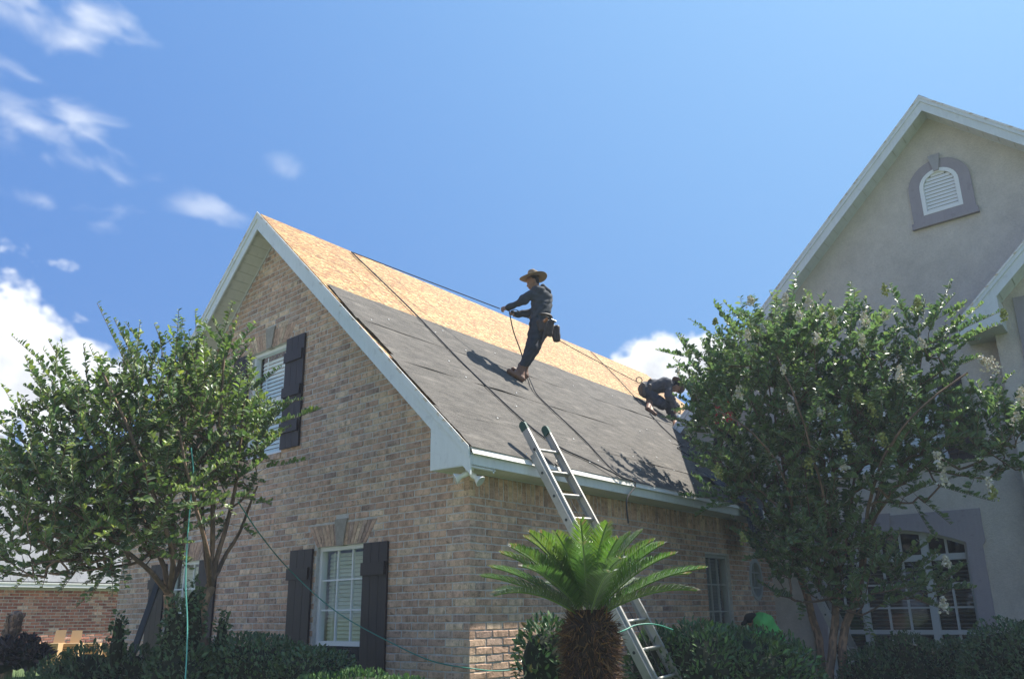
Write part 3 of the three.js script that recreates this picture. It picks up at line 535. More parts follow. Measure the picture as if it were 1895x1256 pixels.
  makeShutter(root, frameOf(V3(3.19, 3.9, ZE), V3(1, 0, 0), V3(0, 0, 1)), 0.36, 1.44, [[1.2, 0], [0.2, 0]]);
  makeShutter(root, frameOf(V3(0.57, 3.9, ZE), V3(1, 0, 0), V3(0, 0, 1)), 0.36, 1.44, [[1.2, 0], [0.2, 0]]);
  // the front gable at the right edge
  const z2 = -7.74, zf2 = -7.22, xe = 3.756, ye = 5.94, xa2 = 7.6, ya2 = ye + SL * (xa2 - xe), u2 = (x) => ya2 - SL * Math.abs(x - xa2) - 0.21;
  part(root, 'wall', [sheet([[4.17, -0.3], [11, -0.3], [11, u2(11)], [xa2, u2(xa2)], [4.17, u2(4.17)]], [rect(4.72, 6.2, 3.9, 6.1)], z2 - 0.2, z2), box(4.17, 4.37, -0.3, 5.9, ZE, z2 - 0.2)], M.stucco);
  part(root, 'window_surround', sheet(rect(4.5, 6.4, 3.7, 6.3), [rect(4.72, 6.2, 3.9, 6.1)], z2, z2 + 0.04), M.mauve);
  makeWindow(root, frameOf(V3(4.72, 3.9, z2), V3(1, 0, 0), V3(0, 0, 1)), 1.48, 2.2, { cols: 3, upper: [0.5], lower: [0.5], rail: 1.1, blind: M.blindWhite });
  part(root, 'roof', [sheet([[xa2, ya2 - 0.012], [xe, ye - 0.012], [xe, ye - 0.1], [xa2, ya2 - 0.12]], [], -11, zf2 - 0.03), sheet([[xa2, ya2 - 0.012], [xa2, ya2 - 0.12], [2 * xa2 - xe, ye - 0.1], [2 * xa2 - xe, ye - 0.012]], [], -11, zf2 - 0.03)], M.shingle);
  const O2 = { xa: xa2, ya: ya2, s: SL, zF: zf2, zW: z2, xL: xe, xR: 2 * xa2 - xe, soffit: M.trim }; rake(root, O2, -1); rake(root, O2, 1, false);
  const yb2 = (x) => ya2 - SL * Math.abs(x - xa2) - 0.285;
  part(root, 'return_box', [sheet([[xe, 5.765], [4.35, 5.765], [4.35, yb2(4.35) - 0.003], [xe + 0.1, yb2(xe + 0.1) - 0.003], [xe, yb2(xe) + 0.11]], [], zf2 - 0.024, zf2 - 0.003), sheet([[xe, 5.765], [4.35, 5.765], [4.35, yb2(4.35) + 0.05], [xe, ye - 0.05]], [], zf2 - 0.05, zf2 - 0.026), box(4.33, 4.35, 5.765, yb2(4.35), z2, zf2 - 0.05), box(xe, xe + 0.02, 5.765, ye - 0.02, ZE, zf2 - 0.05)], M.trim);
  part(root, 'eave_soffit', [box(xe + 0.02, 4.17, 5.768, 5.78, ZE, zf2 - 0.05), box(4.17, 4.33, 5.768, 5.78, z2, zf2 - 0.05)], M.soffit);
}

// ---------------------------------------------------------------- neighbour's house, far left
const neighbourHouse = thing('red_brick_house', 'low red brick house with a grey shingle roof beyond the left tree', 'house', [-15.4, 0.6, 0]);
{
  const root = neighbourHouse, xn = -15.4, F = frameOf(V3(xn, 0, 0), V3(0, 0, -1), V3(1, 0, 0)), len = 0.215, course = 0.0735;
  const wall = part(root, 'wall', inFrame(F, sheet(rect(-6, 12, 0.3, 2.35), [], -0.2, -0.009)), M.mortar);
  const b = layCourses({ y0: 0.62, n: 23, start: (k) => (k % 2 ? len / 2 : 0), free: () => [[-2.2, 6.5]], course, len }).map((c) => ({ ...c, F, wall, hidden: c.p < -1 || c.p > 3.6 || c.b < 0.9 }));
  setBricks(b, RED_TONES, 300, 52, len, course);
  part(root, 'wall', [box(xn - 12, xn - 0.2, 0.3, 2.35, -12, -11.8), box(xn - 12, xn - 0.2, 0.3, 2.35, 5.8, 6)], M.mortar);
  part(root, 'gutter', [box(xn + 0.05, xn + 0.26, 2.36, 2.375, -12, 6), box(xn + 0.235, xn + 0.25, 2.375, 2.46, -12, 6), box(xn + 0.24, xn + 0.27, 2.44, 2.47, -12, 6)], M.white);
  part(root, 'eave_fascia', box(xn - 0.02, xn + 0.1, 2.36, 2.5, -12, 6), M.white);
  // roof in lapped shingles: a long ridge and, nearer the street, a hip that climbs to a higher ridge
  const gs = [], r = RNG(3), x0 = xn + 0.2, y0 = 2.5, k = 0.86, tilt = Math.atan(k), ct = Math.cos(tilt), st = Math.sin(tilt);
  const top = (z) => (z < -2.7 ? 5.1 : z < -2.0 ? 5.1 - (z + 2.7) / 0.7 * 0.9 : Math.min(4.2 + 1.1 * (z + 2.0), 7.5));
  const FN = new THREE.Matrix4().makeBasis(V3(0, 0, -1), V3(-ct, st, 0), V3(st, ct, 0)).setPosition(x0, y0, 0);
  for (let i = 0; i < 74; i++) for (let z = -11; z < 3.0; ) {
    const L = 0.22 + r() * 0.22, sd = i * 0.142, zm = z + L / 2; z += L;
    if ((sd + 0.1) * ct > top(zm)) continue;
    gs.push(inFrame(FN, uvBox(new THREE.BoxGeometry(L - 0.007, 0.19, 0.007).rotateX(0.045).translate(-zm, sd + 0.07, 0.016 + r() * 0.004))));
  }
  const outline = [[-11, 0], [5, 0], [5, 7.5 / ct], [1.0, 7.5 / ct], [-2.0, 4.2 / ct], [-2.7, 5.1 / ct], [-11, 5.1 / ct]].map(([a, b]) => [-a, b]).reverse();
  const roof = part(root, 'roof', [inFrame(FN, sheet(outline, [], -0.12, 0)), sheet([[x0 - 5.1, y0 + 5.1 * k], [x0 - 5.1, y0 + 5.1 * k - 0.15], [x0 - 11, y0], [x0 - 11, y0 + 0.12]], [], -11, -2.7)], M.shingle);
  part(roof, 'shingle', gs, M.shingle, { kind: 'stuff' });
}

// ---------------------------------------------------------------- foliage
const leafMat = (coat, tr) => phys({ color: [1, 1, 1], roughness: 0.95, transmission: tr, thickness: 0, side: THREE.DoubleSide, clearcoat: coat, clearcoatRoughness: 0.28 });
const M_LEAF = leafMat(0.55, 0.5), M_HEDGE = leafMat(0.5, 0.2), M_FROND = phys({ color: [1, 1, 1], vertexColors: true, roughness: 0.95, transmission: 0.5, clearcoat: 0.6, clearcoatRoughness: 0.25, thickness: 0, side: THREE.DoubleSide });
function leafGeo(len, wid, fold = 0.25, curl = 0.12) {   // an oval leaf folded along its midrib
  const pos = [], rows = [[0, 0.02], [0.28, 0.82], [0.6, 0.9], [0.86, 0.5], [1, 0.0]];
  for (const [t, w] of rows) { const y = t * len, z = -curl * len * t * t, k = w * wid / 2; pos.push(-k, y, z + k * fold * 2, 0, y, z, k, y, z + k * fold * 2); }
  const ix = []; for (let i = 0; i < rows.length - 1; i++) { const a = i * 3, b = a + 3; for (const k of [0, 1]) { ix.push(a + k, a + k + 1, b + k + 1, a + k, b + k + 1, b + k); } }
  const g = new THREE.BufferGeometry(); g.setAttribute('position', new THREE.Float32BufferAttribute(pos, 3)); g.setIndex(ix); g.computeVertexNormals(); g.setAttribute('uv', new THREE.Float32BufferAttribute(new Float32Array(pos.length / 3 * 2), 2)); return g;
}
const LEAF = leafGeo(1, 0.58), LEAF_NARROW = leafGeo(1, 0.40, 0.3, 0.1);
class Leaves {
  constructor(geo, mat) { this.geo = geo; this.mat = mat; this.m = []; this.c = []; }
  add(p, dir, nrm, size, col) {
    const y = dir.clone().normalize(), x = y.clone().cross(nrm); if (x.lengthSq() < 1e-6) x.set(1, 0, 0).cross(y); x.normalize(); const z = x.clone().cross(y);
    this.m.push(new THREE.Matrix4().makeBasis(x, y, z).scale(V3(size, size, size)).setPosition(p)); this.c.push(col);
  }
  build(parent, name, extra = { kind: 'stuff' }) {
    const b = baseOf.get(rootOf(parent)), im = new THREE.InstancedMesh(this.geo, this.mat, this.m.length), c = new THREE.Color();
    this.m.forEach((m, i) => { if (b) { m.elements[12] -= b.x; m.elements[13] -= b.y; m.elements[14] -= b.z; } im.setMatrixAt(i, m); im.setColorAt(i, c.setRGB(...this.c[i])); });
    im.name = name; im.castShadow = im.receiveShadow = true; Object.assign(im.userData, extra); parent.add(im); return im;
  }
}
const unit = (r) => { const z = r() * 2 - 1, a = r() * 6.2832, k = Math.sqrt(1 - z * z); return V3(k * Math.cos(a), z, k * Math.sin(a)); };
const vary = (c, r, k = 0.25) => { const a = 1 - k + 2 * k * r(), b = 1 + (r() - 0.5) * k; return [c[0] * a * b, c[1] * a, c[2] * a / b]; };

// a crape myrtle: slim stems from a low fork, limbs that reach every shoot, opposite leaves along the shoots
function crapeMyrtle(root, { stems, blobs, leaders, shoots, seed, leaf, tones, tipTone, minY = 0 }) {
  const r = RNG(seed), nodes = [];   // {p, parent, kids}
  const addNode = (p, parent, rad = 0) => { const n = { p, parent, rad, kids: 0 }; nodes.push(n); if (parent) parent.kids++; return n; };
  for (const st of stems) {
    let prev = st.from != null ? nodes[st.from] : null; st.first = nodes.length;
    const c = new THREE.CatmullRomCurve3(prev ? [prev.p, ...st.pts] : st.pts, false, 'centripetal'), L = c.getLength(), n = Math.ceil(L / 0.14);
    for (let i = prev ? 1 : 0; i <= n; i++) { const p = c.getPointAt(i / n); p.x += (r() - 0.5) * 0.015; p.z += (r() - 0.5) * 0.015; prev = addNode(p, prev, st.r0 + (st.r1 - st.r0) * i / n); prev.stem = stems.indexOf(st); }
  }
  const targets = [];
  const tw = blobs.reduce((a, b) => a + b.w, 0);
  for (let i = 0; i < shoots; i++) {
    let k = r() * tw, b = blobs[0]; for (const q of blobs) { k -= q.w; if (k <= 0) { b = q; break; } }
    const u = unit(r), rr = Math.cbrt(0.12 + 0.88 * r()), p = b.c.clone().add(V3(u.x * b.r.x, u.y * b.r.y, u.z * b.r.z).multiplyScalar(rr));
    if (p.y < minY) continue;
    targets.push({ p, out: u, len: r() < 0.16 ? 0.42 + 0.34 * r() : 0.16 + 0.3 * r(), leader: false });
  }
  for (const l of leaders) targets.push({ p: l.a, to: l.b, leader: true, len: l.a.distanceTo(l.b) });
  const hub = nodes[Math.min(nodes.length - 1, 6)].p;
  targets.sort((a, b) => a.p.distanceTo(hub) - b.p.distanceTo(hub));
  const shootsOut = [];
  for (const t of targets) {
    let best = null, bd = 1e9;
    for (const n of nodes) { if (n.rad > 0.05 || n.kids > 5) continue; const d = n.p.distanceTo(t.p) + 0.7 * Math.max(0, n.p.y - t.p.y + 0.05); if (d < bd) { bd = d; best = n; } }
    const steps = Math.max(1, Math.ceil(best.p.distanceTo(t.p) / 0.13)), a = best.p, mid = a.clone().lerp(t.p, 0.5); mid.y -= 0.06 * a.distanceTo(t.p); mid.x += (r() - 0.5) * 0.1; mid.z += (r() - 0.5) * 0.1;
    let prev = best; for (let i = 1; i <= steps; i++) { const k = i / steps; prev = addNode(a.clone().multiplyScalar((1 - k) ** 2).addScaledVector(mid, 2 * k * (1 - k)).addScaledVector(t.p, k * k), prev); }
    const dir0 = prev.p.clone().sub(best.p).normalize();
    const dir = t.leader ? t.to.clone().sub(t.p).normalize() : dir0.multiplyScalar(0.5).addScaledVector(t.out, 0.7).add(V3(0, 0.28, 0)).addScaledVector(unit(r), 0.45).normalize();
    let q = prev; const m = Math.max(2, Math.ceil(t.len / 0.1)), bend = V3((r() - 0.5) * 0.3, 0.15, (r() - 0.5) * 0.3), pts = [prev.p.clone()];
    for (let i = 1; i <= m; i++) { const d = dir.clone().addScaledVector(bend, i / m * (t.leader ? 0.3 : 1)).normalize(); q = addNode(pts[i - 1].clone().addScaledVector(d, t.len / m), q); pts.push(q.p.clone()); }
    shootsOut.push({ pts, leader: t.leader, prev });
  }
  // thickness by what each limb carries
  for (let i = nodes.length - 1; i >= 0; i--) { const n = nodes[i]; n.area = (n.area ?? 0) + (n.kids ? 0 : 0.0026 ** 2.2); if (n.parent) n.parent.area = (n.parent.area ?? 0) + n.area; }
  const gs = [], trunk = [];
  for (const n of nodes) {
    if (!n.parent) continue;
    const R0 = n.parent.rad || Math.min(Math.pow(n.parent.area, 1 / 2.2), 0.016), R1 = n.rad || Math.min(Math.pow(n.area, 1 / 2.2), 0.016);
    const g = cyl(n.parent.p, n.p.clone().addScaledVector(n.p.clone().sub(n.parent.p), 0.06), Math.max(R1, Math.min(R0, R1 * 1.25)), R1, R1 > 0.02 ? 10 : 5);
    const uv = g.attributes.uv; for (let i = 0; i < uv.count; i++) uv.setXY(i, uv.getX(i) * Math.max(0.2, R1 * 6), uv.getY(i) * 0.14 + n.p.y);
    if (n.rad > 0.045) (trunk[n.stem] ??= []).push(g); else gs.push(g);
  }
  for (const q of trunk) if (q) part(root, 'trunk', q, M.bark); part(root, 'branches', gs, M.branch);
  const L = new Leaves(LEAF, M_LEAF);
  for (const s of shootsOut) {
    const c = new THREE.CatmullRomCurve3(s.pts), len = c.getLength(), n = Math.max(5, Math.round(len / 0.026)), ph = r() * 6.28;
    const shade = tones[Math.floor(r() * tones.length)];
    for (let i = 0; i <= n; i++) {
      const t = i / n, p = c.getPointAt(t), d = c.getTangentAt(t), side = V3(0, 1, 0).cross(d); if (side.lengthSq() < 0.01) side.set(1, 0, 0); side.normalize();
      const lift = d.clone().cross(side), a = ph + (i % 2) * 0.5;
      for (const sg of [1, -1]) {
        if (r() < 0.12) continue;
        const out = side.clone().multiplyScalar(Math.cos(a * 0.4) * sg).addScaledVector(lift, Math.sin(a * 0.4) * 0.8).addScaledVector(d, 0.45).addScaledVector(unit(r), 0.35).normalize();
        const nrm = V3(0, 1, 0).addScaledVector(unit(r), 0.75).addScaledVector(d, 0.2);
        const sz = leaf * (0.5 + 0.8 * r()) * (t > 0.85 ? 0.62 : 1) * (s.leader ? 0.9 : 1);
        L.add(p, out, nrm, sz, vary(t > 0.7 && r() < 0.5 ? tipTone : shade, r));
      }
    }
  }
  L.build(root, 'crown');
  return shootsOut;
}
// a leafy bank: leaves in shells over lumps, with a twiggy dark heart that stops the view
function bank(root, lumps, { geo = LEAF, mat = M_HEDGE, size, density, tones, seed, spread = 0.8, young, name = 'foliage', upright = 0.5 }) {
  const r = RNG(seed), L = new Leaves(geo, mat), core = [];
  for (const l of lumps) {
    const area = 4 * Math.PI * Math.pow((Math.pow(l.r.x * l.r.y, 1.6) + Math.pow(l.r.x * l.r.z, 1.6) + Math.pow(l.r.y * l.r.z, 1.6)) / 3, 1 / 1.6), n = Math.round(area * density * 0.75);
    for (let i = 0; i < n; i++) {
      const u = unit(r); if (u.y < -0.35) continue;
      const b = noise3(u.clone().multiplyScalar(3.1).add(l.c), 3) - 0.5, depth = Math.pow(r(), 1.6) * 0.22, k = 1 + b * 0.42 - depth;
      const p = l.c.clone().add(V3(u.x * l.r.x, u.y * l.r.y, u.z * l.r.z).multiplyScalar(k));
      const out = V3(u.x / l.r.x, u.y / l.r.y, u.z / l.r.z).normalize();
      const dir = out.clone().add(V3(0, upright, 0)).addScaledVector(unit(r), spread), nr = out.clone().add(V3(0, 0.5, 0)).addScaledVector(unit(r), 0.7);
      L.add(p, dir, nr, size * (0.65 + 0.7 * r()), vary(young && r() < young[1] && depth < 0.05 ? young[0] : tones[Math.floor(r() * tones.length)], r));
    }
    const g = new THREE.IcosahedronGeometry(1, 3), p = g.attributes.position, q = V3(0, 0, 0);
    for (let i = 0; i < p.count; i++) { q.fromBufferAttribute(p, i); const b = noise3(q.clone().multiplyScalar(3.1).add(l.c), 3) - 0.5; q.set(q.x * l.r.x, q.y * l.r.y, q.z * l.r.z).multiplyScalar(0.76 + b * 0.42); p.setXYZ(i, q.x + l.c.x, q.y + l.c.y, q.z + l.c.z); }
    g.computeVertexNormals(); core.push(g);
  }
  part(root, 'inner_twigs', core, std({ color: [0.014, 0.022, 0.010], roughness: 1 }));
  L.build(root, name);
}
const lump = (u, v, d, rx, ry, rz) => ({ c: dist(u, v, d), r: V3(rx, ry, rz) });

// ---------------------------------------------------------------- left crape myrtle
{
  const D = 9.1, at = (u, v, k = 0) => dist(u, v, D + k), base = at(352, 1240); base.y = 0;
  const t = thing('crape_myrtle', 'green crape myrtle with many slim stems in front of the brick gable', 'tree', [base.x, 0, base.z]);
  const S = (pts, r0, r1, from) => ({ pts: pts.map((p) => at(...p)), r0, r1, from });
  const stems = [S([[322, 1330], [320, 1230], [316, 1150], [312, 1100]], 0.072, 0.055), S([[392, 1330], [382, 1230], [366, 1160], [378, 1105], [388, 1085]], 0.085, 0.06)];
  const sub = [[[300, 1040], [262, 960, -0.2], [215, 860, -0.4]], [[322, 1030], [318, 940], [300, 830, 0.2], [290, 700, 0.1]], [[335, 1030, 0.3], [345, 920, 0.5], [335, 780, 0.5], [350, 660, 0.3]], [[280, 1060, -0.3], [190, 985, -0.5], [110, 930, -0.7]], [[318, 1030, -0.3], [290, 930, -0.6], [235, 790, -0.7], [190, 690, -0.5]],
    [[402, 1030], [425, 950, 0.1], [440, 850, 0], [452, 740, -0.1]], [[392, 1010], [396, 900, -0.2], [405, 780, -0.3], [415, 660, -0.2]], [[380, 1020, 0.3], [372, 900, 0.4], [390, 760, 0.4]], [[410, 1040, 0.3], [440, 990, 0.4], [475, 900, 0.3]], [[384, 1030, -0.4], [360, 930, -0.7], [330, 800, -0.8]]];
  const T = (uv) => at(...uv);
  const bl = (u, v, k, rx, ry, rz, w) => ({ c: at(u, v, k), r: V3(rx, ry, rz), w });
  const blobs = [bl(300, 790, 0, 0.85, 0.68, 0.8, 14), bl(170, 850, -0.2, 0.8, 0.6, 0.7, 11), bl(95, 925, -0.3, 0.68, 0.46, 0.6, 8), bl(405, 790, 0.1, 0.5, 0.58, 0.55, 8), bl(385, 705, 0.1, 0.42, 0.34, 0.4, 3), bl(150, 745, 0, 0.42, 0.34, 0.45, 2.2), bl(250, 920, -0.2, 0.85, 0.38, 0.75, 8), bl(430, 930, 0.1, 0.22, 0.3, 0.3, 1), bl(60, 1015, -0.3, 0.6, 0.28, 0.45, 6), bl(215, 1000, -0.3, 0.55, 0.3, 0.45, 5.5), bl(430, 650, 0, 0.18, 0.2, 0.2, 0.7), bl(10, 900, 0, 0.3, 0.3, 0.4, 1.5), bl(280, 690, 0, 0.4, 0.22, 0.4, 0.9), bl(450, 860, 0, 0.25, 0.2, 0.25, 1)];
  const ld = [[240, 690, 178, 562], [290, 680, 232, 598], [330, 690, 335, 590], [110, 700, 20, 622], [140, 720, 88, 630], [400, 660, 430, 560], [370, 640, 382, 590], [200, 720, 165, 640], [60, 820, 40, 730], [120, 740, 70, 670], [470, 720, 522, 680], [480, 790, 535, 740], [460, 850, 520, 800], [455, 760, 560, 742], [450, 920, 500, 935], [440, 640, 470, 630], [110, 1010, 30, 1090], [150, 1040, 110, 1100], [200, 1050, 165, 1110], [300, 640, 285, 600]].map(([a, b, c, d]) => ({ a: at(a, b), b: at(c, d) }));
  stems.push(...[]);
  // sub-stems grow from the two forks: ends of the first two stems
  const first = 1 + Math.ceil(new THREE.CatmullRomCurve3(stems[0].pts, false, 'centripetal').getLength() / 0.14) - 1, second = first + 1 + Math.ceil(new THREE.CatmullRomCurve3(stems[1].pts, false, 'centripetal').getLength() / 0.14);
  sub.forEach((p, i) => stems.push({ pts: p.map(T), r0: 0.03, r1: 0.011, from: i < 5 ? first : second }));
  crapeMyrtle(t, { stems, blobs, leaders: ld, shoots: 1080, seed: 11, leaf: 0.069, tones: [[0.09, 0.165, 0.032], [0.115, 0.195, 0.036], [0.07, 0.138, 0.034], [0.15, 0.235, 0.04]], tipTone: [0.23, 0.31, 0.05] });
}

// ---------------------------------------------------------------- right crape myrtle in flower
{
  const D = 11.5, at = (u, v, k = 0) => dist(u, v, D + k), base = at(1545, 1250); base.y = 0;
  const t = thing('crape_myrtle', 'crape myrtle with white flower clusters in front of the grey stucco house', 'tree', [base.x, 0, base.z]);
  const stems = [[[1532, 1360], [1538, 1230], [1545, 1150], [1552, 1085]], [[1570, 1360], [1562, 1240], [1562, 1170], [1590, 1090, 0.1], [1600, 1010]], [[1520, 1360, 0.4], [1518, 1200, 0.4], [1495, 1110, 0.3], [1475, 1040, 0.2]]].map((p) => ({ pts: p.map((q) => at(...q)), r0: 0.058, r1: 0.046 }));
  let c = 0; const ends = stems.map((s) => { c += 1 + Math.ceil(new THREE.CatmullRomCurve3(s.pts, false, 'centripetal').getLength() / 0.14); return c - 1; });
  for (const [i, ...p] of [[0, [1550, 1000], [1545, 900], [1530, 760, 0.2], [1500, 640]], [0, [1565, 1010], [1580, 900, 0.2], [1600, 760, 0.3], [1610, 640, 0.2]], [0, [1540, 1010, -0.3], [1520, 900, -0.7], [1480, 760, -1], [1440, 660, -0.9]], [1, [1620, 930], [1660, 820, 0.1], [1700, 700, 0.2]], [1, [1608, 940, -0.4], [1640, 840, -0.8], [1700, 760, -0.9], [1790, 690, -0.8]], [1, [1625, 950, 0.3], [1700, 860, 0.5], [1800, 790, 0.5]], [2, [1455, 960], [1430, 850], [1390, 740, 0.1]], [2, [1470, 950, -0.4], [1440, 860, -0.8], [1380, 790, -1], [1330, 760, -0.9]], [2, [1462, 960, 0.4], [1450, 860, 0.6], [1420, 700, 0.6]], [0, [1500, 1020, -0.3], [1450, 950, -0.5], [1390, 890, -0.5]]])
    stems.push({ pts: p.map((q) => at(...q)), r0: 0.026, r1: 0.011, from: ends[i] });
  const bl = (u, v, k, rx, ry, rz, w) => ({ c: at(u, v, k), r: V3(rx, ry, rz), w });
  const blobs = [bl(1430, 655, 0, 0.85, 0.45, 0.8, 11), bl(1540, 655, 0.2, 0.9, 0.45, 0.9, 12), bl(1400, 760, 0.2, 0.95, 0.62, 0.9, 14), bl(1545, 780, 0, 1.05, 0.65, 1.0, 16), bl(1655, 720, 0.1, 0.8, 0.5, 0.8, 9), bl(1680, 810, 0, 0.8, 0.42, 0.7, 8), bl(1810, 790, 0, 0.6, 0.3, 0.6, 4.5), bl(1870, 830, 0, 0.45, 0.32, 0.5, 3.5), bl(1600, 890, -0.2, 0.85, 0.36, 0.7, 7), bl(1440, 880, -0.2, 0.75, 0.4, 0.7, 8), bl(1320, 690, 1.0, 0.42, 0.44, 0.6, 4.5), bl(1715, 615, 0.2, 0.4, 0.24, 0.4, 2), bl(1480, 975, -0.2, 0.5, 0.36, 0.5, 4.5), bl(1600, 1060, -0.3, 0.65, 0.3, 0.4, 4), bl(1690, 1075, -0.3, 0.4, 0.24, 0.3, 1.6), bl(1440, 1010, -0.1, 0.3, 0.3, 0.4, 2), bl(1340, 850, 0.4, 0.3, 0.3, 0.4, 2), bl(1310, 760, 1.0, 0.34, 0.34, 0.5, 3), bl(1540, 1010, -0.3, 0.5, 0.4, 0.4, 4), bl(1370, 900, 0.1, 0.4, 0.3, 0.4, 3), bl(1470, 1010, -0.4, 0.4, 0.4, 0.35, 4), bl(1480, 1080, -0.3, 0.4, 0.25, 0.35, 2), bl(1590, 1110, -0.35, 0.4, 0.2, 0.3, 1.6)];
  const ld = [[1350, 640, 1275, 590], [1340, 680, 1270, 650], [1400, 610, 1345, 575], [1460, 600, 1500, 545], [1360, 720, 1262, 700], [1330, 735, 1268, 722], [1340, 790, 1255, 790], [1660, 620, 1700, 560], [1700, 620, 1770, 545], [1710, 640, 1850, 580], [1720, 660, 1855, 600], [1700, 610, 1790, 560], [1830, 790, 1900, 720], [1800, 760, 1880, 690], [1740, 900, 1840, 930], [1700, 920, 1760, 970], [1690, 930, 1730, 1000], [1720, 870, 1830, 890], [1600, 600, 1640, 575], [1560, 610, 1580, 590], [1640, 1090, 1720, 1120], [1660, 1060, 1760, 1050], [1820, 830, 1880, 870]].map(([a, b, c2, d]) => { const k = c2 < 1300 ? 0.8 : 0; return { a: at(a, b, k), b: at(c2, d, k) }; });
  const sh = crapeMyrtle(t, { stems, blobs, leaders: ld, shoots: 1600, seed: 23, leaf: 0.086, minY: 1.5, tones: [[0.10, 0.185, 0.058], [0.12, 0.21, 0.06], [0.082, 0.155, 0.052], [0.14, 0.235, 0.063]], tipTone: [0.17, 0.25, 0.075] });
  // panicles: crinkled white florets, and panicles still in green bud
  const r = RNG(31), petal = std({ color: [0.62, 0.57, 0.46], roughness: 0.8, side: THREE.DoubleSide }), bud = std({ color: [0.30, 0.32, 0.10], roughness: 0.8, side: THREE.DoubleSide });
  const floret = (p, s) => { const g = new THREE.PlaneGeometry(s, s, 2, 2), q = g.attributes.position; for (let i = 0; i < q.count; i++) q.setZ(i, (r() - 0.5) * s * 0.9); g.computeVertexNormals(); return g.applyQuaternion(new THREE.Quaternion().setFromUnitVectors(V3(0, 0, 1), unit(r))).translate(p.x, p.y, p.z); };
  const cluster = (p, dir, len, w, mat, name) => { const gs = []; for (let i = 0; i < 64; i++) { const k = r(), u = unit(r); gs.push(floret(p.clone().addScaledVector(dir, len * k).addScaledVector(u, w * (1 - 0.6 * k) * Math.sqrt(r())), 0.017 + 0.014 * r())); } part(t, name, gs, mat); };
  const spots = [[1600, 605, 1.2], [1600, 645, 1], [1510, 635, 0.9], [1665, 703, 1], [1480, 590, 0.7], [1390, 565, 0.8], [1455, 560, 0.7], [1500, 565, 0.7], [1368, 740, 1.1], [1465, 765, 0.9], [1520, 770, 0.9], [1742, 860, 1], [1748, 895, 0.9], [1845, 690, 1.2], [1825, 680, 0.9], [1890, 745, 1], [1565, 870, 0.7], [1748, 1130, 0.9], [1755, 1045, 0.7], [1880, 780, 0.7], [1385, 625, 0.7], [1640, 590, 0.6], [1710, 640, 0.6], [1450, 690, 0.6], [1255, 690, 0.4], [1545, 600, 0.6], [1835, 905, 0.8]];
  for (const [u, v, s] of spots) cluster(at(u, v, -1.0 + 0.1 * r()), V3((r() - 0.5) * 0.6, 1, (r() - 0.5) * 0.6).normalize(), 0.16 * s, 0.085 * s, petal, 'flower_cluster');
  for (const [u, v, s] of [[1590, 745, 1], [1615, 765, 0.9], [1570, 822, 1.1], [1635, 825, 1.1], [1330, 885, 1.2], [1500, 870, 1.2], [1325, 600, 0.6], [1640, 545, 0.8], [1860, 590, 0.7], [1700, 570, 0.8], [1540, 590, 0.8], [1840, 920, 0.8], [1375, 1000, 0.7]]) cluster(at(u, v, -0.95), V3(0, 1, 0), 0.15 * s, 0.08 * s, bud, 'bud_cluster');
}

// ---------------------------------------------------------------- hedges and low plants
const DEEP = [[0.06, 0.12, 0.045], [0.075, 0.145, 0.052], [0.05, 0.10, 0.04]];
function hedge(name, label, cat, lumps, o) { const c = lumps[0].c; const t = thing(name, label, cat, [c.x, 0, c.z]); bank(t, lumps, o); return t; }
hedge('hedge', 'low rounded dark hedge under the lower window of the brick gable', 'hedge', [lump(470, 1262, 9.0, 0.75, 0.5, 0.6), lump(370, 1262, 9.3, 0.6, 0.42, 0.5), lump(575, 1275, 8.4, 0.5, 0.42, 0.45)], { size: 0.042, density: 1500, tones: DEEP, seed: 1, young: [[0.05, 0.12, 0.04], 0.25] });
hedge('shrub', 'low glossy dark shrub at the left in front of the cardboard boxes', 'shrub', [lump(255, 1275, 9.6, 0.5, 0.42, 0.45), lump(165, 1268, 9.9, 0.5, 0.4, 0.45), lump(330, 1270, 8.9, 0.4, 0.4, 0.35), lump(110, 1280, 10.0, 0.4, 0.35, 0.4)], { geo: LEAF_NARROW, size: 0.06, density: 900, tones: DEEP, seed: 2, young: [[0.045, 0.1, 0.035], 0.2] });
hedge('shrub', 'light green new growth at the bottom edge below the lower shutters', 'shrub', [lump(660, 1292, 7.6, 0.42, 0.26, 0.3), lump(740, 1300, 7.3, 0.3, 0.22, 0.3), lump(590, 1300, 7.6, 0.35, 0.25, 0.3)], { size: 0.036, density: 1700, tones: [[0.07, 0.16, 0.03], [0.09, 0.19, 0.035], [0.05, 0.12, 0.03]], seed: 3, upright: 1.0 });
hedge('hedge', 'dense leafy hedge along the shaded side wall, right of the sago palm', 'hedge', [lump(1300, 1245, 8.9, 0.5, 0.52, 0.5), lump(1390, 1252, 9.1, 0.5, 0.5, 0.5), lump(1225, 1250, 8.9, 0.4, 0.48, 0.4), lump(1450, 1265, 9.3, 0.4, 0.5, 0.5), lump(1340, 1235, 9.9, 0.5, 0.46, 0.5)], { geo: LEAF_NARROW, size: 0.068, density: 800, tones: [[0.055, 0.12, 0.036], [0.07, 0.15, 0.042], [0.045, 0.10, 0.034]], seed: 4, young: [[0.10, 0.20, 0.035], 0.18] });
hedge('shrub', 'glossy leafy shrub in front of the sunlit corner bricks, left of the sago palm', 'shrub', [lump(1015, 1245, 7.3, 0.3, 0.5, 0.3), lump(1060, 1270, 7.5, 0.4, 0.5, 0.3)], { geo: LEAF_NARROW, size: 0.066, density: 800, tones: [[0.055, 0.12, 0.036], [0.07, 0.15, 0.042], [0.045, 0.10, 0.034]], seed: 5, young: [[0.16, 0.13, 0.04], 0.12] });
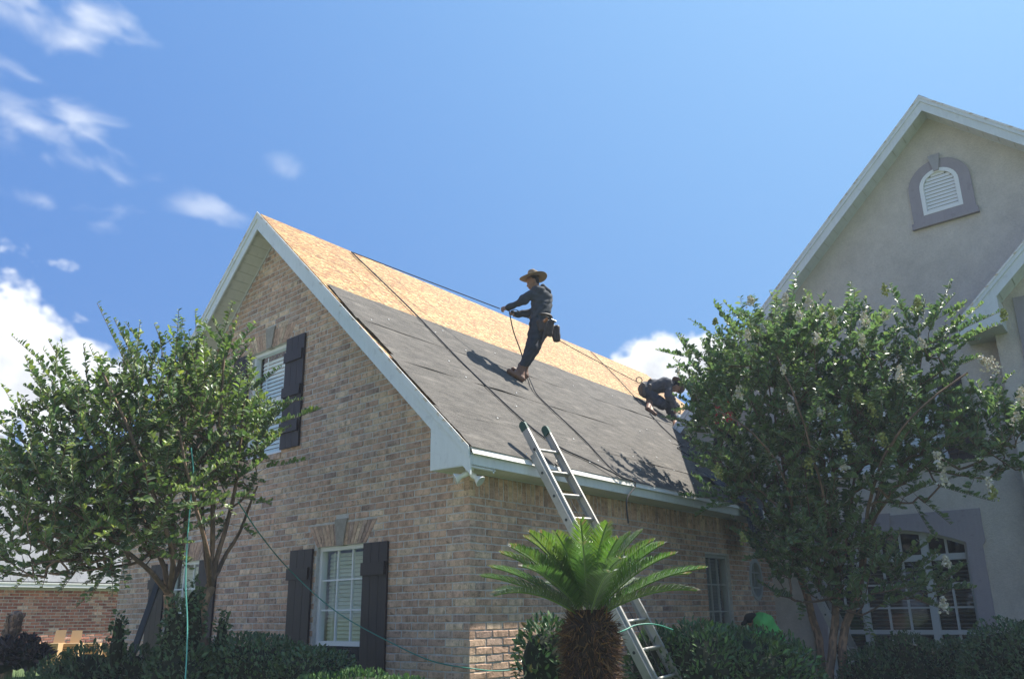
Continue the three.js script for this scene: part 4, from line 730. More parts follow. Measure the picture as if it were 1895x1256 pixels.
hedge('hedge', 'clipped dark hedge under the big arched window', 'hedge', [lump(1690, 1262, 11.6, 0.7, 0.6, 0.5), lump(1780, 1265, 11.6, 0.5, 0.55, 0.5), lump(1620, 1275, 11.4, 0.45, 0.5, 0.4)], { size: 0.042, density: 1200, tones: DEEP, seed: 6 });
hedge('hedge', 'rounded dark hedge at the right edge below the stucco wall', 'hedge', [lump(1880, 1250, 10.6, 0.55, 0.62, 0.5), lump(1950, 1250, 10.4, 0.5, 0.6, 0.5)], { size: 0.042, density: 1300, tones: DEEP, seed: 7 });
{ // creeper round the foot of the left tree
  hedge('creeper', 'leafy creeper climbing round the trunks of the left tree', 'creeper', [lump(318, 1200, 8.95, 0.16, 0.5, 0.14), lump(352, 1185, 9.0, 0.13, 0.62, 0.13), lump(408, 1200, 9.0, 0.08, 0.4, 0.08), lump(215, 1195, 9.4, 0.08, 0.34, 0.08)], { size: 0.05, density: 900, tones: DEEP, seed: 8, spread: 1.2 });
}
{ // grassy clump, bottom left
  const p = dist(30, 1290, 8.5), t = thing('grass_clump', 'fine upright grassy clump in the bottom left corner', 'plant', [p.x, 0, p.z]), gs = [], r = RNG(9);
  for (let i = 0; i < 5200; i++) { const a = r() * 6.28, q = Math.sqrt(r()), x = p.x + Math.cos(a) * q * 0.62, z = p.z + Math.sin(a) * q * 0.6, y = p.y - 0.35 + (1 - q * q) * 0.3, h = 0.16 + 0.16 * r(), w = 0.004, b = r() * 6.28, lx = (r() - 0.5) * 0.14 + Math.cos(a) * q * 0.08, lz = (r() - 0.5) * 0.14 + Math.sin(a) * q * 0.08; const g = new THREE.BufferGeometry(); g.setAttribute('position', new THREE.Float32BufferAttribute([x - w * Math.cos(b), y, z - w * Math.sin(b), x + w * Math.cos(b), y, z + w * Math.sin(b), x + lx, y + h, z + lz], 3)); g.computeVertexNormals(); gs.push(tint(g, vary([0.05, 0.115, 0.03], r))); }
  part(t, 'blades', gs, phys({ color: [1, 1, 1], vertexColors: true, roughness: 0.95, transmission: 0.25, thickness: 0, side: THREE.DoubleSide }), { kind: 'stuff' });
  part(t, 'root_mound', new THREE.SphereGeometry(0.6, 18, 10).scale(1, 0.6, 1).translate(p.x, p.y - 0.42, p.z), std({ color: [0.015, 0.03, 0.01], roughness: 1 }));
}
hedge('dark_shrub', 'spiky purple brown shrub around a cut trunk at the left edge', 'shrub', [lump(34, 1212, 13.5, 0.3, 0.24, 0.3), lump(5, 1220, 13.5, 0.25, 0.22, 0.26), lump(58, 1222, 13.4, 0.18, 0.17, 0.2)], { geo: LEAF_NARROW, size: 0.11, density: 500, tones: [[0.035, 0.018, 0.018], [0.05, 0.028, 0.022], [0.025, 0.018, 0.02]], seed: 12, upright: 0.6, spread: 1.0 });
{ const a = dist(12, 1200, 13.7), b = dist(29, 1142, 13.7), t = thing('cut_trunk', 'short leaning cut trunk above the purple brown shrub', 'tree stump', [a.x, 0.6, a.z]); part(t, 'trunk', [cyl(V3(a.x, 0.5, a.z), a, 0.12, 0.11, 12), cyl(a, b, 0.105, 0.095, 12), new THREE.SphereGeometry(0.095, 12, 8).translate(b.x, b.y, b.z)], M.bark); const gs = [], r = RNG(2); for (let i = 0; i < 160; i++) { const k = r(), q = a.clone().lerp(b, k), u = unit(r); u.y *= 0.2; u.normalize(); gs.push(bar(q.clone().addScaledVector(u, 0.09), q.clone().addScaledVector(u, 0.125).add(V3(0, 0.05, 0)), 0.02, 0.008)); } part(t, 'leaf_scars', gs.map(uvBox), M.bark); }

// ---------------------------------------------------------------- sago palm
{
  const p = dist(1089, 1128, 6.25), t = thing('sago_palm', 'sago palm with a shaggy brown trunk in front of the ladder', 'palm', [p.x, 0, p.z]), r = RNG(19);
  const dark = [0.04, 0.095, 0.024], mid = [0.115, 0.215, 0.018], bright = [0.15, 0.26, 0.025];
  const N = 42;
  for (let i = 0; i < N; i++) {
    const k = i / N, az = i * 2.39996 + (r() - 0.5) * 0.7, el = (84 - 60 * Math.pow(k, 0.8)) * Math.PI / 180, L = 0.56 + 0.25 * Math.sin(Math.min(1, k * 1.3) * 1.57) + 0.12 * (r() - 0.4), droop = 0.5 + 0.12 * k + 0.35 * (r() - 0.5);
    const h = V3(Math.cos(az), 0, Math.sin(az)), pts = []; let q = p.clone().addScaledVector(h, 0.05 + 0.05 * k).add(V3(0, 0.05 - 0.1 * k, 0)), a = el;
    for (let s = 0; s <= 12; s++) { pts.push(q.clone()); q = q.clone().addScaledVector(h, Math.cos(a) * L / 12).add(V3(0, Math.sin(a) * L / 12, 0)); a -= droop / 12 * (0.6 + s / 12); }
    const c = new THREE.CatmullRomCurve3(pts), pos = [], col = [], ix = [], side = V3(-h.z, 0, h.x), n = 74;
    const tone = [0, 1, 2].map((m) => { const w = clamp(k * 1.1 - 0.1 + (r() - 0.5) * 0.3); return mid[m] * (1 - w) + dark[m] * w; });
    for (let j = 5; j <= n; j++) for (const sg of [1, -1]) {
      const tt = j / n, o = c.getPointAt(tt), d = c.getTangentAt(tt), up = side.clone().cross(d).negate(); if (up.y < 0) up.negate();
      const len = 0.15 * Math.pow(Math.sin(Math.PI * clamp(0.12 + tt * 0.86)), 0.7) * (0.9 + 0.2 * r()) + 0.02, w = 0.0046;
      const out = side.clone().multiplyScalar(sg * 0.78).addScaledVector(d, 0.5 + 0.35 * tt).addScaledVector(up, 0.42).addScaledVector(unit(r), 0.08).normalize();
      const wd = d.clone().addScaledVector(out, -d.dot(out)).normalize(), b = pos.length / 3, cc = tt > 0.93 && r() < 0.4 ? [0.2, 0.15, 0.06] : vary(tone, r, 0.22);
      const p1 = o.clone().addScaledVector(out, len * 0.6), p2 = o.clone().addScaledVector(out, len).addScaledVector(up, -len * 0.12);
      for (const [x, ww] of [[o, 0.6], [p1, 1]]) for (const s2 of [-1, 1]) { const v = x.clone().addScaledVector(wd, s2 * w * ww); pos.push(v.x, v.y, v.z); col.push(...cc); }
      pos.push(p2.x, p2.y, p2.z); col.push(...cc); ix.push(b, b + 1, b + 3, b, b + 3, b + 2, b + 2, b + 3, b + 4);
    }
    const g = new THREE.BufferGeometry(); g.setAttribute('position', new THREE.Float32BufferAttribute(pos, 3)); g.setAttribute('color', new THREE.Float32BufferAttribute(col, 3)); g.setIndex(ix); g.computeVertexNormals();
    const rachis = new THREE.TubeGeometry(c, 14, 0.0065, 5); tint(rachis, bright);
    part(t, 'frond', [g, rachis], M_FROND);
  }
  // shaggy trunk of old leaf bases
  const gs = [], base = V3(p.x, 0, p.z), H = p.y;
  const rad = (y) => { const d = H - y; return 0.125 + 0.088 * smooth(0, 0.16, d) - 0.02 * smooth(0.2, 0.38, d) + 0.02 * smooth(0.45, 0.6, d); };
  const core = new THREE.LatheGeometry(Array.from({ length: 24 }, (_, i) => { const y = H * i / 23; return new THREE.Vector2(rad(y) * 0.92, y); }), 24).translate(p.x, 0, p.z); tint(core, [0.03, 0.018, 0.012]); gs.push(core);
  for (let i = 0; i < 4200; i++) {
    const y = H - 0.02 - Math.pow(r(), 0.9) * 0.95, a = r() * 6.28, R0 = rad(y), h = V3(Math.cos(a), 0, Math.sin(a)), o = base.clone().addScaledVector(h, R0 * 0.88).add(V3(0, y, 0));
    const hi = smooth(0.14, 0.0, H - y), L = 0.05 + 0.08 * r(), dir = h.clone().multiplyScalar(0.55 + 0.3 * r()).add(V3(0, (hi > 0.3 ? 0.9 : r() < 0.3 ? 0.35 : -0.55), 0)).addScaledVector(unit(r), 0.5).normalize();
    const tip = o.clone().addScaledVector(dir, L).add(V3(0, -0.02 * r(), 0)), s = dir.clone().cross(unit(r)).normalize().multiplyScalar(0.003 + 0.006 * r());
    const g = new THREE.BufferGeometry(); g.setAttribute('position', new THREE.Float32BufferAttribute([o.x - s.x, o.y - s.y, o.z - s.z, o.x + s.x, o.y + s.y, o.z + s.z, tip.x, tip.y, tip.z], 3)); g.computeVertexNormals();
    gs.push(tint(g, vary(r() < 0.2 ? [0.26, 0.14, 0.055] : r() < 0.5 ? [0.13, 0.062, 0.032] : [0.07, 0.036, 0.022], r, 0.3)));
  }
  part(t, 'trunk', gs, std({ vertexColors: true, roughness: 0.95, side: THREE.DoubleSide }));
}

// ---------------------------------------------------------------- bodies: one skin over tapered limbs
function skin(bones, cell, k = 0.03, wrinkle = 0) {   // bones [a, b, ra, rb]; naive surface nets over a smooth union
  const lo = V3(1e9, 1e9, 1e9), hi = V3(-1e9, -1e9, -1e9);
  for (const [a, b, ra, rb] of bones) for (const [p, q] of [[a, ra], [b, rb]]) { lo.min(V3(p.x - q, p.y - q, p.z - q)); hi.max(V3(p.x + q, p.y + q, p.z + q)); }
  lo.subScalar(cell * 3); hi.addScalar(cell * 3);
  const nx = Math.ceil((hi.x - lo.x) / cell) + 1, ny = Math.ceil((hi.y - lo.y) / cell) + 1, nz = Math.ceil((hi.z - lo.z) / cell) + 1, F = new Float32Array(nx * ny * nz).fill(1);
  const B = bones.map(([a, b, ra, rb]) => ({ a, d: b.clone().sub(a), l2: Math.max(a.distanceToSquared(b), 1e-9), ra, rb }));
  for (let z = 0, i = 0; z < nz; z++) for (let y = 0; y < ny; y++) for (let x = 0; x < nx; x++, i++) {
    const px = lo.x + x * cell, py = lo.y + y * cell, pz = lo.z + z * cell; let f = 1;
    for (const b of B) {
      const ax = px - b.a.x, ay = py - b.a.y, az = pz - b.a.z, t = clamp((ax * b.d.x + ay * b.d.y + az * b.d.z) / b.l2);
      const ex = ax - b.d.x * t, ey = ay - b.d.y * t, ez = az - b.d.z * t, dd = Math.sqrt(ex * ex + ey * ey + ez * ez) - (b.ra + (b.rb - b.ra) * t);
      const h = clamp(0.5 + 0.5 * (f - dd) / k); f = f * (1 - h) + dd * h - k * h * (1 - h);
    }
    if (wrinkle && Math.abs(f) < 0.05) f += (vnoise(px * 16 + py * 9 + 50, py * 20 + pz * 7 + 50, 9999, 9999, 5) - 0.5) * wrinkle + (vnoise(pz * 22 + py * 14 + 50, px * 20 - py * 9 + 50, 9999, 9999, 6) - 0.5) * wrinkle;
    F[i] = f;
  }
  const id = new Int32Array(nx * ny * nz).fill(-1), pos = [], ix = [], at = (x, y, z) => (z * ny + y) * nx + x;
  for (let z = 0; z < nz - 1; z++) for (let y = 0; y < ny - 1; y++) for (let x = 0; x < nx - 1; x++) {
    let n = 0, sx = 0, sy = 0, sz = 0; const v = [];
    for (let c = 0; c < 8; c++) v.push(F[at(x + (c & 1), y + (c >> 1 & 1), z + (c >> 2))]);
    const neg = v.filter((q) => q < 0).length; if (!neg || neg === 8) continue;
    for (let a = 0; a < 8; a++) for (const bit of [1, 2, 4]) { if (a & bit) continue; const b = a | bit; if (v[a] < 0 === v[b] < 0) continue; const t = v[a] / (v[a] - v[b]); sx += (a & 1) + (bit === 1 ? t : 0); sy += (a >> 1 & 1) + (bit === 2 ? t : 0); sz += (a >> 2) + (bit === 4 ? t : 0); n++; }
    id[at(x, y, z)] = pos.length / 3; pos.push(lo.x + (x + sx / n) * cell, lo.y + (y + sy / n) * cell, lo.z + (z + sz / n) * cell);
  }
  const quad = (a, b, c, d, flip) => { if (a < 0 || b < 0 || c < 0 || d < 0) return; flip ? ix.push(a, c, b, a, d, c) : ix.push(a, b, c, a, c, d); };
  for (let z = 1; z < nz - 1; z++) for (let y = 1; y < ny - 1; y++) for (let x = 1; x < nx - 1; x++) {
    const f = F[at(x, y, z)];
    if (f < 0 !== F[at(x + 1, y, z)] < 0) quad(id[at(x, y - 1, z - 1)], id[at(x, y, z - 1)], id[at(x, y, z)], id[at(x, y - 1, z)], f >= 0);
    if (f < 0 !== F[at(x, y + 1, z)] < 0) quad(id[at(x - 1, y, z - 1)], id[at(x - 1, y, z)], id[at(x, y, z)], id[at(x, y, z - 1)], f >= 0);
    if (f < 0 !== F[at(x, y, z + 1)] < 0) quad(id[at(x - 1, y - 1, z)], id[at(x, y - 1, z)], id[at(x, y, z)], id[at(x - 1, y, z)], f >= 0);
  }
  const g = new THREE.BufferGeometry(); g.setAttribute('position', new THREE.Float32BufferAttribute(pos, 3)); g.setIndex(ix); g.computeVertexNormals();
  return uvBox(g);
}
// a hand closed on something: palm, four fingers of unequal length curled round, thumb from the side
function handBones(wrist, dir, palm, size = 1) {   // dir: along the hand, palm: the way the palm faces
  const d = dir.clone().normalize(), n = palm.clone().addScaledVector(d, -palm.dot(d)).normalize(), s = d.clone().cross(n), o = [], at = (a, b, c) => wrist.clone().addScaledVector(d, a * size).addScaledVector(s, b * size).addScaledVector(n, c * size);
  for (const b of [-0.026, -0.009, 0.009, 0.026]) o.push([at(0.0, b * 0.6, 0), at(0.085, b, 0.004), 0.017 * size, 0.013 * size]);
  [[-0.03, 0.03, 0.9], [-0.01, 0.034, 1], [0.01, 0.032, 0.96], [0.03, 0.026, 0.78]].forEach(([b, l, q]) => { const L = 0.036 * q, p0 = at(0.088, b, 0.004), p1 = at(0.088 + L * 0.85, b, 0.018), p2 = at(0.088 + L * 0.75, b, 0.018 + L * 0.8), p3 = at(0.085, b, 0.022 + L * 0.95); o.push([p0, p1, 0.0098 * size, 0.009 * size], [p1, p2, 0.009 * size, 0.0084 * size], [p2, p3, 0.0084 * size, 0.0072 * size]); });
  const t0 = at(0.022, -0.03, 0.004), t1 = at(0.052, -0.046, 0.018), t2 = at(0.074, -0.034, 0.036); o.push([t0, t1, 0.0135 * size, 0.0105 * size], [t1, t2, 0.0105 * size, 0.008 * size]);
  return o;
}
const M_SKIN = std({ color: [0.26, 0.14, 0.085], roughness: 0.55 }), M_STRAW = std({ color: [0.27, 0.195, 0.12], roughness: 0.85, bumpMap: grain, bumpScale: 0.004, side: THREE.DoubleSide }), M_BOOT = std({ color: [0.16, 0.07, 0.035], roughness: 0.6 }), M_SOLE = std({ color: [0.05, 0.035, 0.025], roughness: 0.9 }), M_LEATHER = std({ color: [0.045, 0.03, 0.022], roughness: 0.6 }), M_HAIR = std({ color: [0.01, 0.008, 0.007], roughness: 0.7 });
function humanoid(t, J, o) {
  const f = o.face.clone().normalize(), topDir = o.crown.clone().normalize(), side = f.clone().cross(topDir).normalize(), H = J.head, hd = (a, b, c) => H.clone().addScaledVector(f, a).addScaledVector(topDir, b).addScaledVector(side, c);
  const mix = (a, b, k) => a.clone().lerp(b, k), torsoMid = mix(J.chest, J.pelvis, 0.55);
  const torso = (e) => [[J.shL, mix(J.shL, J.chest, 0.5), 0.062 + e, 0.085 + e], [J.shR, mix(J.shR, J.chest, 0.5), 0.062 + e, 0.085 + e], [mix(J.shL, J.chest, 0.45), mix(J.hipL, J.pelvis, 0.3), 0.098 + e, 0.085 + e], [mix(J.shR, J.chest, 0.45), mix(J.hipR, J.pelvis, 0.3), 0.098 + e, 0.085 + e], [J.chest, torsoMid, 0.112 + e, 0.105 + e], [torsoMid, J.pelvis, 0.105 + e, 0.105 + e], [J.chest, J.neck, 0.085 + e, 0.05 + e]];
  const arm = (s, e) => [[J['sh' + s], J['el' + s], 0.052 + e, 0.042 + e], [J['el' + s], J['wr' + s], 0.041 + e, 0.029 + e]];
  const leg = (s, e) => [[J['hip' + s], J['kn' + s], 0.084 + e, 0.059 + e], [J['kn' + s], J['an' + s], 0.057 + e, 0.041 + e]];
  const headB = [[hd(-0.012, 0.03, 0), hd(0.008, 0.045, 0), 0.082, 0.078], [hd(0.03, -0.02, 0), hd(0.045, -0.075, 0), 0.062, 0.036], [hd(0.075, 0.0, 0), hd(0.096, -0.022, 0), 0.013, 0.015], [hd(0.074, -0.052, -0.016), hd(0.074, -0.052, 0.016), 0.016, 0.016], [hd(-0.008, -0.01, 0.078), hd(-0.014, 0.02, 0.08), 0.014, 0.017], [hd(-0.008, -0.01, -0.078), hd(-0.014, 0.02, -0.08), 0.014, 0.017], [hd(0.066, 0.03, -0.03), hd(0.066, 0.03, 0.03), 0.018, 0.018], [hd(-0.02, -0.03, 0), J.neck, 0.056, 0.058]];
  const body = [skin([...torso(-0.004), ...arm('L', 0), ...arm('R', 0), ...leg('L', 0), ...leg('R', 0)], 0.016, 0.03), skin(headB, 0.006, 0.018)];
  for (const s of ['L', 'R']) body.push(skin([...handBones(J['wr' + s], J['hand' + s].clone().sub(J['wr' + s]), o['palm' + s] ?? V3(0, -1, 0)), [mix(J['el' + s], J['wr' + s], 0.85), J['wr' + s], 0.029, 0.025]], 0.0042, 0.008));
  const b = part(t, 'body', body, M_SKIN);
  for (const c of [-0.032, 0.032]) part(t, 'eye', new THREE.SphereGeometry(0.011, 10, 8).translate(...hd(0.078, 0.016, c).toArray()), M_HAIR);
  part(t, 'hair', skin([[hd(-0.03, 0.04, 0), hd(-0.02, 0.055, 0), 0.083, 0.08], [hd(-0.05, -0.02, 0), hd(-0.045, 0.02, 0), 0.05, 0.06]], 0.009, 0.02), M_HAIR);
  part(t, 'shirt', skin([...torso(0.014 + (o.bulk ?? 0)), ...arm('L', 0.014 + (o.bulk ?? 0) * 0.6), ...(arm('R', 0.014 + (o.bulk ?? 0) * 0.6))], 0.013, 0.035, 0.024), o.shirt);
  part(t, 'trousers', skin([[mix(J.hipL, J.pelvis, 0.5), mix(J.pelvis, J.chest, 0.22), 0.1, 0.1], [mix(J.hipR, J.pelvis, 0.5), mix(J.pelvis, J.chest, 0.22), 0.1, 0.1], ...leg('L', 0.018 + (o.bulk ?? 0) * 0.6), ...leg('R', 0.018 + (o.bulk ?? 0) * 0.6)], 0.013, 0.035, 0.02), o.trousers);
  for (const s of ['L', 'R']) {
    const an = J['an' + s], heel = J['heel' + s], toe = J['toe' + s]; if (!heel) continue;
    const bt = part(t, 'boot', skin([[mix(J['kn' + s], an, 0.72), an, 0.06, 0.054], [an, heel, 0.054, 0.044], [heel, toe, 0.046, 0.04], [an, mix(heel, toe, 0.55), 0.05, 0.042]], 0.011, 0.03, 0.008), M_BOOT);
    const dn = o.down ?? V3(0, -1, 0), q = (p, k) => p.clone().addScaledVector(dn, k); part(bt, 'sole', skin([[q(heel, 0.036), q(toe, 0.032), 0.022, 0.02], [q(mix(heel, toe, 0.35), 0.034), q(mix(heel, toe, 0.8), 0.034), 0.026, 0.028]], 0.009, 0.01), M_SOLE);
  }
  return hd;
}
function strawHat(t, p, axis, mat, R0 = 0.205, Hc = 0.115) {
  const prof = [[0.0, Hc * 0.88], [0.04, Hc], [0.068, Hc * 0.97], [0.082, Hc * 0.75], [0.09, 0.035], [0.094, 0.008], [0.12, -0.004], [0.165, -0.012], [R0, -0.006], [R0 + 0.004, 0.0], [R0, 0.003], [0.165, -0.006], [0.12, 0.003]].map(([a, b]) => new THREE.Vector2(a, b));
  const g = new THREE.LatheGeometry(prof, 40), q = g.attributes.position; for (let i = 0; i < q.count; i++) { const x = q.getX(i), z = q.getZ(i), y = q.getY(i), rr = Math.hypot(x, z); if (rr > 0.1) q.setY(i, y + (Math.abs(x) / R0) ** 2 * 0.022 - (Math.abs(z) / R0) ** 2 * 0.012); else if (y > Hc * 0.8) q.setY(i, y - 0.03 * Math.exp(-((z / 0.022) ** 2))); }
  g.computeVertexNormals(); const Q = new THREE.Quaternion().setFromUnitVectors(V3(0, 1, 0), axis.clone().normalize());
  const h = part(t, 'hat', g.applyQuaternion(Q).translate(p.x, p.y, p.z), mat);
  part(h, 'hat_band', new THREE.CylinderGeometry(0.0915, 0.0965, 0.026, 32, 1, true).translate(0, 0.022, 0).applyQuaternion(Q).translate(p.x, p.y, p.z), M_LEATHER);
}
const TC = V3(0.6466, 0, 0.7628), RC = V3(0.7628, 0, -0.6466), ROOF_UP = ROOF_N.clone().normalize();
const M_SLATE = std({ color: [0.038, 0.046, 0.058], roughness: 0.9 }), M_JEANS = std({ color: [0.024, 0.03, 0.044], roughness: 0.9 });

// the standing roofer
{
  const F = onRoof(962, 703), t = thing('person', 'worker in a wide straw hat and tool belt standing on the roof holding a rope', 'person', F.toArray());
  const K = (u, v, q = 0) => onPlane(u, v, TC, TC.dot(F)).addScaledVector(TC, q);
  const J = { head: K(986, 524), neck: K(999, 539), chest: K(1004, 554), pelvis: K(1000, 594), shL: K(994, 544, 0.13), shR: K(1013, 543, -0.13), elL: K(969, 562, 0.15), elR: K(982, 574, -0.14), wrL: K(941, 571, 0.04), wrR: K(957, 577, -0.1), handL: K(930, 571.5, 0.02), handR: K(946, 576, -0.06), hipL: K(992, 602, 0.085), hipR: K(1005, 602, -0.085), knL: K(984, 644, 0.09), knR: K(990, 640, -0.08), anL: K(966, 680, 0.06), anR: K(972, 672, -0.12) };
  J.heelL = onRoof(966, 701, 0.055); J.toeL = onRoof(942, 687, 0.055); J.heelR = J.anR.clone().add(V3(0, -0.06, 0)); J.toeR = J.heelR.clone().add(J.toeL.clone().sub(J.heelL).multiplyScalar(0.95));
  const yR = (p) => 3.28 + SL * (0.365 - p.x); for (const p of [J.heelR, J.toeR]) p.y = yR(p) + 0.085;
  humanoid(t, J, { face: RC.clone().multiplyScalar(-1).add(V3(0, -0.32, 0)).addScaledVector(TC, 0.12), crown: V3(0, 1, 0).addScaledVector(RC, -0.25), shirt: M_SLATE, trousers: M_JEANS, bulk: 0.012, palmL: V3(0, -0.3, 0).addScaledVector(TC, -1), palmR: V3(0, -0.3, 0).addScaledVector(TC, 1), down: ROOF_UP.clone().negate() });
  strawHat(t, K(987, 514.5, 0.01), V3(0, 1, 0).addScaledVector(RC, -0.10).addScaledVector(TC, 0.02), M_STRAW, 0.222, 0.13);
  // hood lying on the neck, belt, pouches, hammer
  part(t, 'hood', skin([[K(1004, 533, 0.08), K(1014, 541, 0.02), 0.04, 0.045], [K(1014, 541, 0.02), K(1012, 539, -0.08), 0.045, 0.035]], 0.012, 0.03, 0.01), M_SLATE);
  const ring = []; for (let i = 0; i < 24; i++) { const a = i / 24 * 6.2832; ring.push(K(1001, 588).addScaledVector(RC, Math.cos(a) * 0.165).addScaledVector(TC, Math.sin(a) * 0.165)); }
  const belt = part(t, 'tool_belt', [new THREE.TubeGeometry(new THREE.CatmullRomCurve3(ring, true), 48, 0.024, 8, true)], M_LEATHER);
  const pouch = (u, v, q, w, h, d, turn) => skin([[K(u, v, q).addScaledVector(RC, -w / 3), K(u + turn, v + h * 113, q).addScaledVector(RC, -w / 4), d, d * 0.8], [K(u, v, q).addScaledVector(RC, w / 3), K(u + turn, v + h * 113, q).addScaledVector(RC, w / 4), d, d * 0.8]], 0.011, 0.02, 0.01);
  for (const a of [[1015, 601, 0.12, 0.12, 0.2, 0.05, -1], [1027, 606, 0.0, 0.1, 0.2, 0.048, 3], [1001, 603, 0.17, 0.12, 0.12, 0.045, 2]]) part(belt, 'pouch', pouch(...a), M_LEATHER);
  part(belt, 'hammer_handle', cyl(K(1012, 596, 0.2), K(1003, 641, 0.2), 0.013, 0.016, 8), std({ color: [0.06, 0.05, 0.045] }));
  part(belt, 'tool_grip', cyl(K(1005, 605, 0.22), K(1012, 599, 0.22), 0.02, 0.024, 10), std({ color: [0.36, 0.14, 0.05] }));
  part(belt, 'tool_head', [cyl(K(1019, 597, 0.15), K(1028, 601, 0.13), 0.016, 0.02, 8)], std({ color: [0.2, 0.2, 0.2], metalness: 0.7, roughness: 0.4 }));
  const lan = solo('lanyard', [tube([K(981, 587, 0.1), K(967, 584, 0.08), K(955, 580, 0.05), K(945, 577, 0.03)], 0.011), new THREE.TorusGeometry(0.035, 0.008, 6, 16).scale(1.5, 0.8, 1).applyQuaternion(new THREE.Quaternion().setFromUnitVectors(V3(0, 0, 1), TC)).translate(...K(953, 579, 0.06).toArray())], M.rope, { label: 'short dark lanyard with clip between the hand and belt of the standing worker', category: 'lanyard' });
}
// the bent roofer
{
  const F = onRoof(1207, 757), t = thing('person', 'worker in dark clothes and hat bending down on the roof near the far end', 'person', F.toArray());
  const K = (u, v, q = 0) => onPlane(u, v, TC, TC.dot(F)).addScaledVector(TC, q);
  const J = { head: K(1250, 717), neck: K(1242, 711), chest: K(1228, 712), pelvis: K(1194, 719), shL: K(1233, 713, 0.17), shR: K(1235, 711, -0.16), elL: K(1234, 738, 0.22), elR: K(1246, 733, -0.16), wrL: K(1245, 757, 0.16), wrR: K(1257, 752, -0.12), handL: K(1251, 766, 0.12), handR: K(1263, 761, -0.1), hipL: K(1193, 725, 0.1), hipR: K(1194, 722, -0.1), knL: K(1223, 753, 0.16), knR: K(1238, 750, -0.08), anL: K(1201, 744, 0.1), anR: K(1250, 779, -0.05) };
  J.heelL = onRoof(1199, 757, 0.05); J.toeL = onRoof(1213, 766, 0.05); J.heelR = onRoof(1250, 789, 0.05); J.toeR = onRoof(1266, 795, 0.05);
  humanoid(t, J, { face: V3(0, -1, 0).addScaledVector(RC, 0.55), crown: RC.clone().add(V3(0, 0.35, 0)), shirt: std({ color: [0.045, 0.05, 0.062], roughness: 0.9 }), trousers: M_JEANS, bulk: 0.028, palmL: V3(0, -1, 0), palmR: V3(0, -1, 0), down: ROOF_UP.clone().negate() });
  strawHat(t, K(1254, 713, 0.04), RC.clone().add(V3(0, 0.55, 0)).addScaledVector(TC, -0.42), std({ color: [0.12, 0.08, 0.055], roughness: 0.85, side: THREE.DoubleSide }), 0.19);
  const belt = part(t, 'tool_belt', [skin([[K(1203, 706, 0.1), K(1206, 728, 0.14), 0.035, 0.035], [K(1203, 706, 0.1), K(1203, 703, -0.1), 0.035, 0.035]], 0.012, 0.02)], M_LEATHER);
  part(belt, 'pouch', skin([[K(1188, 716, 0.16), K(1188, 734, 0.18), 0.055, 0.05], [K(1200, 718, 0.18), K(1199, 732, 0.18), 0.045, 0.045]], 0.012, 0.02, 0.01), M_LEATHER);
  solo('tube_roll', [cyl(onRoof(1256, 773, 0.09), onRoof(1268, 788, 0.09), 0.068, 0.068, 18)], std({ color: [0.17, 0.22, 0.28], roughness: 0.35 }), { label: 'blue grey cylinder lying on the roof below the bending worker', category: 'tube' });
}
// the worker in red, mostly behind leaves
{
  const F = V3(-0.45, 3.28 + SL * 0.815, -7.35), t = thing('person', 'worker in a red shirt crouching on the roof behind leaves of the flowering tree', 'person', F.toArray());
  const K = (u, v, q = 0) => onPlane(u, v, TC, TC.dot(F)).addScaledVector(TC, q);
  const J = { head: K(1349, 731), neck: K(1344, 741), chest: K(1339, 756), pelvis: K(1337, 792), shL: K(1327, 751, 0.12), shR: K(1352, 751, -0.12), elL: K(1318, 775, 0.2), elR: K(1362, 775, -0.1), wrL: K(1326, 797, 0.25), wrR: K(1360, 799, 0.08), handL: K(1330, 806, 0.26), handR: K(1356, 808, 0.1), hipL: K(1330, 797, 0.08), hipR: K(1345, 797, -0.08), knL: K(1320, 800, 0.36), knR: K(1350, 800, 0.3), anL: K(1325, 828, 0.08), anR: K(1348, 828, 0.02) };
  const on = (p, h) => { const q = p.clone(); q.y = 3.28 + SL * (0.365 - q.x) + h; return q; };
  for (const s of ['L', 'R']) { J['heel' + s] = on(J['an' + s], 0.075); J['toe' + s] = on(J['an' + s].clone().addScaledVector(TC, 0.16), 0.075); }
  humanoid(t, J, { face: TC.clone().add(V3(0, -0.5, 0)), crown: V3(0, 1, 0).addScaledVector(TC, 0.4), shirt: std({ color: [0.55, 0.03, 0.035], roughness: 0.85 }), trousers: M_JEANS, palmL: V3(0, -1, 0), palmR: V3(0, -1, 0), down: ROOF_UP.clone().negate() });
  strawHat(t, K(1349, 727), V3(0, 1, 0).addScaledVector(TC, 0.3), std({ color: [0.05, 0.045, 0.045], roughness: 0.85, side: THREE.DoubleSide }), 0.18);
}
